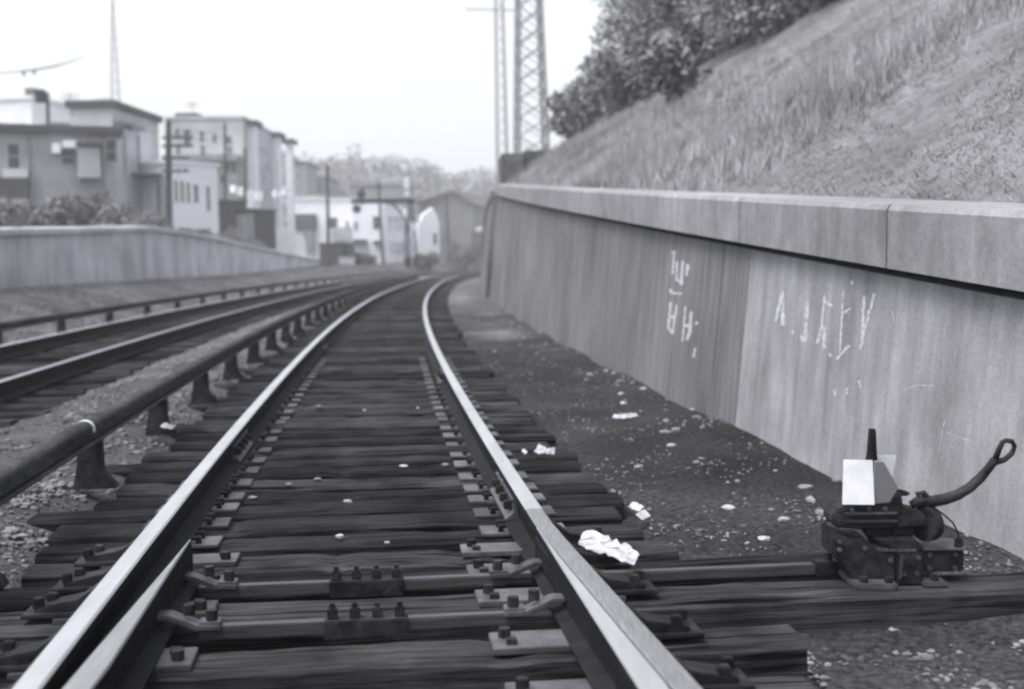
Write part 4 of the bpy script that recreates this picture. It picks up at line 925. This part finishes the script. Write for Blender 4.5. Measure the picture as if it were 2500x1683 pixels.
# ------------------------------------------------------------------ litter
def crumple(name, pts, wdt, label, cat='paper', z=.0, seed=0, thick=.004, tilt=.6, group=None):
    tt = np.linspace(0, len(pts) - 1, 15); wl = wdt if hasattr(wdt, '__len__') else [wdt] * len(pts)
    wdt = [float(np.interp(t, range(len(pts)), wl)) * random.Random(seed * 7 + int(t * 9)).uniform(.82, 1.12) for t in tt]
    pts = [Vector([float(np.interp(t, range(len(pts)), [p[c] for p in pts])) for c in range(3)]) for t in tt]
    r = random.Random(seed); m = MB(); vs_ = []; nx = len(pts); cr = 7; fold = .075 * max(wl)
    for k in (0, 1):
        for i, p in enumerate(pts):
            t = (pts[min(i + 1, nx - 1)] - pts[max(i - 1, 0)]).normalized(); nrm = Vector((-t.y, t.x, tilt)).normalized(); r2 = random.Random(seed * 100 + i)
            for j in range(cr):
                a = (j / (cr - 1) - .5) * wdt[i] if hasattr(wdt, '__len__') else (j / (cr - 1) - .5) * wdt
                q = p + nrm * a + Vector((r2.uniform(-.5, .5) * fold, r2.uniform(-1, 1) * fold, r2.uniform(-1, 1) * fold)) - Vector((0, 0, thick)) * k; vs_.append(q)
    n1 = nx * cr; fs = []
    for i in range(nx - 1):
        for j in range(cr - 1):
            a = i * cr + j; fs.append((a, a + cr, a + cr + 1, a + 1)); fs.append((n1 + a, n1 + a + 1, n1 + a + cr + 1, n1 + a + cr))
    bd = [i * cr for i in range(nx)] + [(nx - 1) * cr + j for j in range(1, cr)] + [i * cr + cr - 1 for i in range(nx - 2, -1, -1)] + [j for j in range(cr - 2, 0, -1)]
    for a, b in zip(bd, bd[1:] + bd[:1]): fs.append((a, b, n1 + b, n1 + a))
    m.add(vs_, fs); return m.build(name, M_PAPER, None, label=label, cat=cat, group=group)
def pl_(pxs, z): return [on(u, v, zz) for (u, v), zz in zip(pxs, z)]
crumple('crumpled_paper', pl_([(1418, 1312), (1442, 1318), (1470, 1328), (1500, 1338), (1530, 1350), (1555, 1364)], [-.06, -.06, -.065, -.07, -.075, -.08]), [.05, .075, .075, .06, .06, .045], 'long crumpled white paper lying beside the right rail by the switch', seed=3, tilt=1.2)
crumple('crumpled_paper', pl_([(1309, 1094), (1322, 1098), (1337, 1100), (1354, 1100)], [-.13] * 4), [.06, .05, .035, .05], 'small white paper scrap on the tie ends outside the right rail', seed=4, tilt=1.5)
crumple('crumpled_paper', pl_([(1276, 1098), (1281, 1102), (1285, 1106)], [-.14] * 3), .02, 'tiny white scrap next to the small paper outside the right rail', seed=5, tilt=1)
crumple('crumpled_paper', pl_([(1497, 1016), (1515, 1017), (1535, 1014), (1556, 1012)], [-.20] * 4), [.05, .06, .06, .05], 'flat white strip of paper on the dirt path by the wall', seed=6, tilt=.5)
crumple('crumpled_paper', pl_([(396, 1036), (408, 1040), (426, 1042)], [-.10] * 3), .04, 'white scrap between the near third rail and the left rail', seed=7, tilt=.8)
crumple('crumpled_paper', pl_([(1540, 1230), (1552, 1236), (1566, 1242)], [-.20] * 3), .04, 'white scrap at the tie ends, upper of two', seed=8, tilt=.8)
crumple('crumpled_paper', pl_([(1560, 1262), (1570, 1256), (1582, 1252)], [-.20] * 3), .045, 'white scrap at the tie ends, lower of two', seed=9, tilt=.8)
def stone(u, v, r, label, z=None, seed=0, group=None):
    p = on(u, v, -.20); s, d = sd(p.x, p.y); zz = gz(s, d) if z is None else z; rr2 = random.Random(seed)
    bm = bmesh.new(); bmesh.ops.create_icosphere(bm, subdivisions=2, radius=r)
    ax = (rr2.uniform(1.0, 1.7), rr2.uniform(.7, 1.1), rr2.uniform(.45, .7))
    for q in bm.verts: k = 1 + rr2.uniform(-.14, .14); q.co = Vector((q.co.x * ax[0] * k, q.co.y * ax[1] * k, q.co.z * ax[2] * k))
    me = bpy.data.meshes.new('stone'); bm.to_mesh(me); bm.free(); me.materials.append(M_STONE)
    o = bpy.data.objects.new('stone', me); COL.objects.link(o); q = on(u, v, zz + r * .3); o.location = q; o.rotation_euler = (0, 0, rr2.uniform(-.5, .9)); return tag(o, label, 'stone', group)
stone(2462, 1528, .045, 'large pale stone at the right edge in front of the long timber', z=-.33, seed=1)
stone(2248, 1540, .022, 'small pale stone below the switch stand in front of the long timber', z=-.35, seed=2)
stone(2055, 1560, .016, 'small pale pebble in front of the long timber, left of the others', z=-.35, seed=3)
stone(2240, 1668, .025, 'pale stone at the bottom edge right of the rail', z=-.35, seed=12)
stone(1915, 1268, .026, 'pale flat stone on the dirt just left of the switch stand', seed=4); stone(1866, 1316, .022, 'pale flat stone beside the back switch timber', seed=5)
stone(1968, 1190, .028, 'pale stone near the wall foot, up and left of the target', seed=6); stone(2035, 1258, .022, 'white stone touching the left side of the switch stand', seed=7)
stone(1652, 1346, .02, 'pale pebble pair by the back switch timber', seed=8)
for k, (u, v) in enumerate([(1480, 905), (1498, 912), (1512, 930), (1545, 935), (1570, 950), (1516, 962), (1522, 985), (1440, 915), (1432, 928), (1690, 1000), (1700, 1018), (1640, 1088), (1625, 1055), (1560, 1140), (1700, 1130), (1455, 948), (1780, 1240), (1250, 790), (1268, 800), (1240, 775)]):
    stone(u, v, random.uniform(.018, .032), 'pale rubble stone in the scatter along the foot of the right wall', seed=30 + k, group='rubble stones along the right wall')
for k, (u, v) in enumerate([(778, 992), (890, 1002), (1020, 996), (1087, 1135), (985, 1138), (705, 1182), (775, 1170), (618, 1215), (850, 1225), (945, 1325), (830, 1310)]):
    stone(u, v, random.uniform(.012, .02), 'small pale stone lying on the ties between the near rails', z=-.175, seed=70 + k, group='pale stones between the near rails')

# ------------------------------------------------------------------ air
hm = bpy.data.materials.new('haze'); hm.use_nodes = True; N = hm.node_tree.nodes; N.clear()
pv = N.new('ShaderNodeVolumePrincipled'); pv.inputs['Density'].default_value = .0015; pv.inputs['Color'].default_value = (.93, .93, .96, 1); pv.inputs['Anisotropy'].default_value = .2
mo = N.new('ShaderNodeOutputMaterial'); hm.node_tree.links.new(pv.outputs[0], mo.inputs['Volume'])
MB().box(-950, 950, -70, 1510, -3.2, 68).build('haze', hm, kind='stuff')
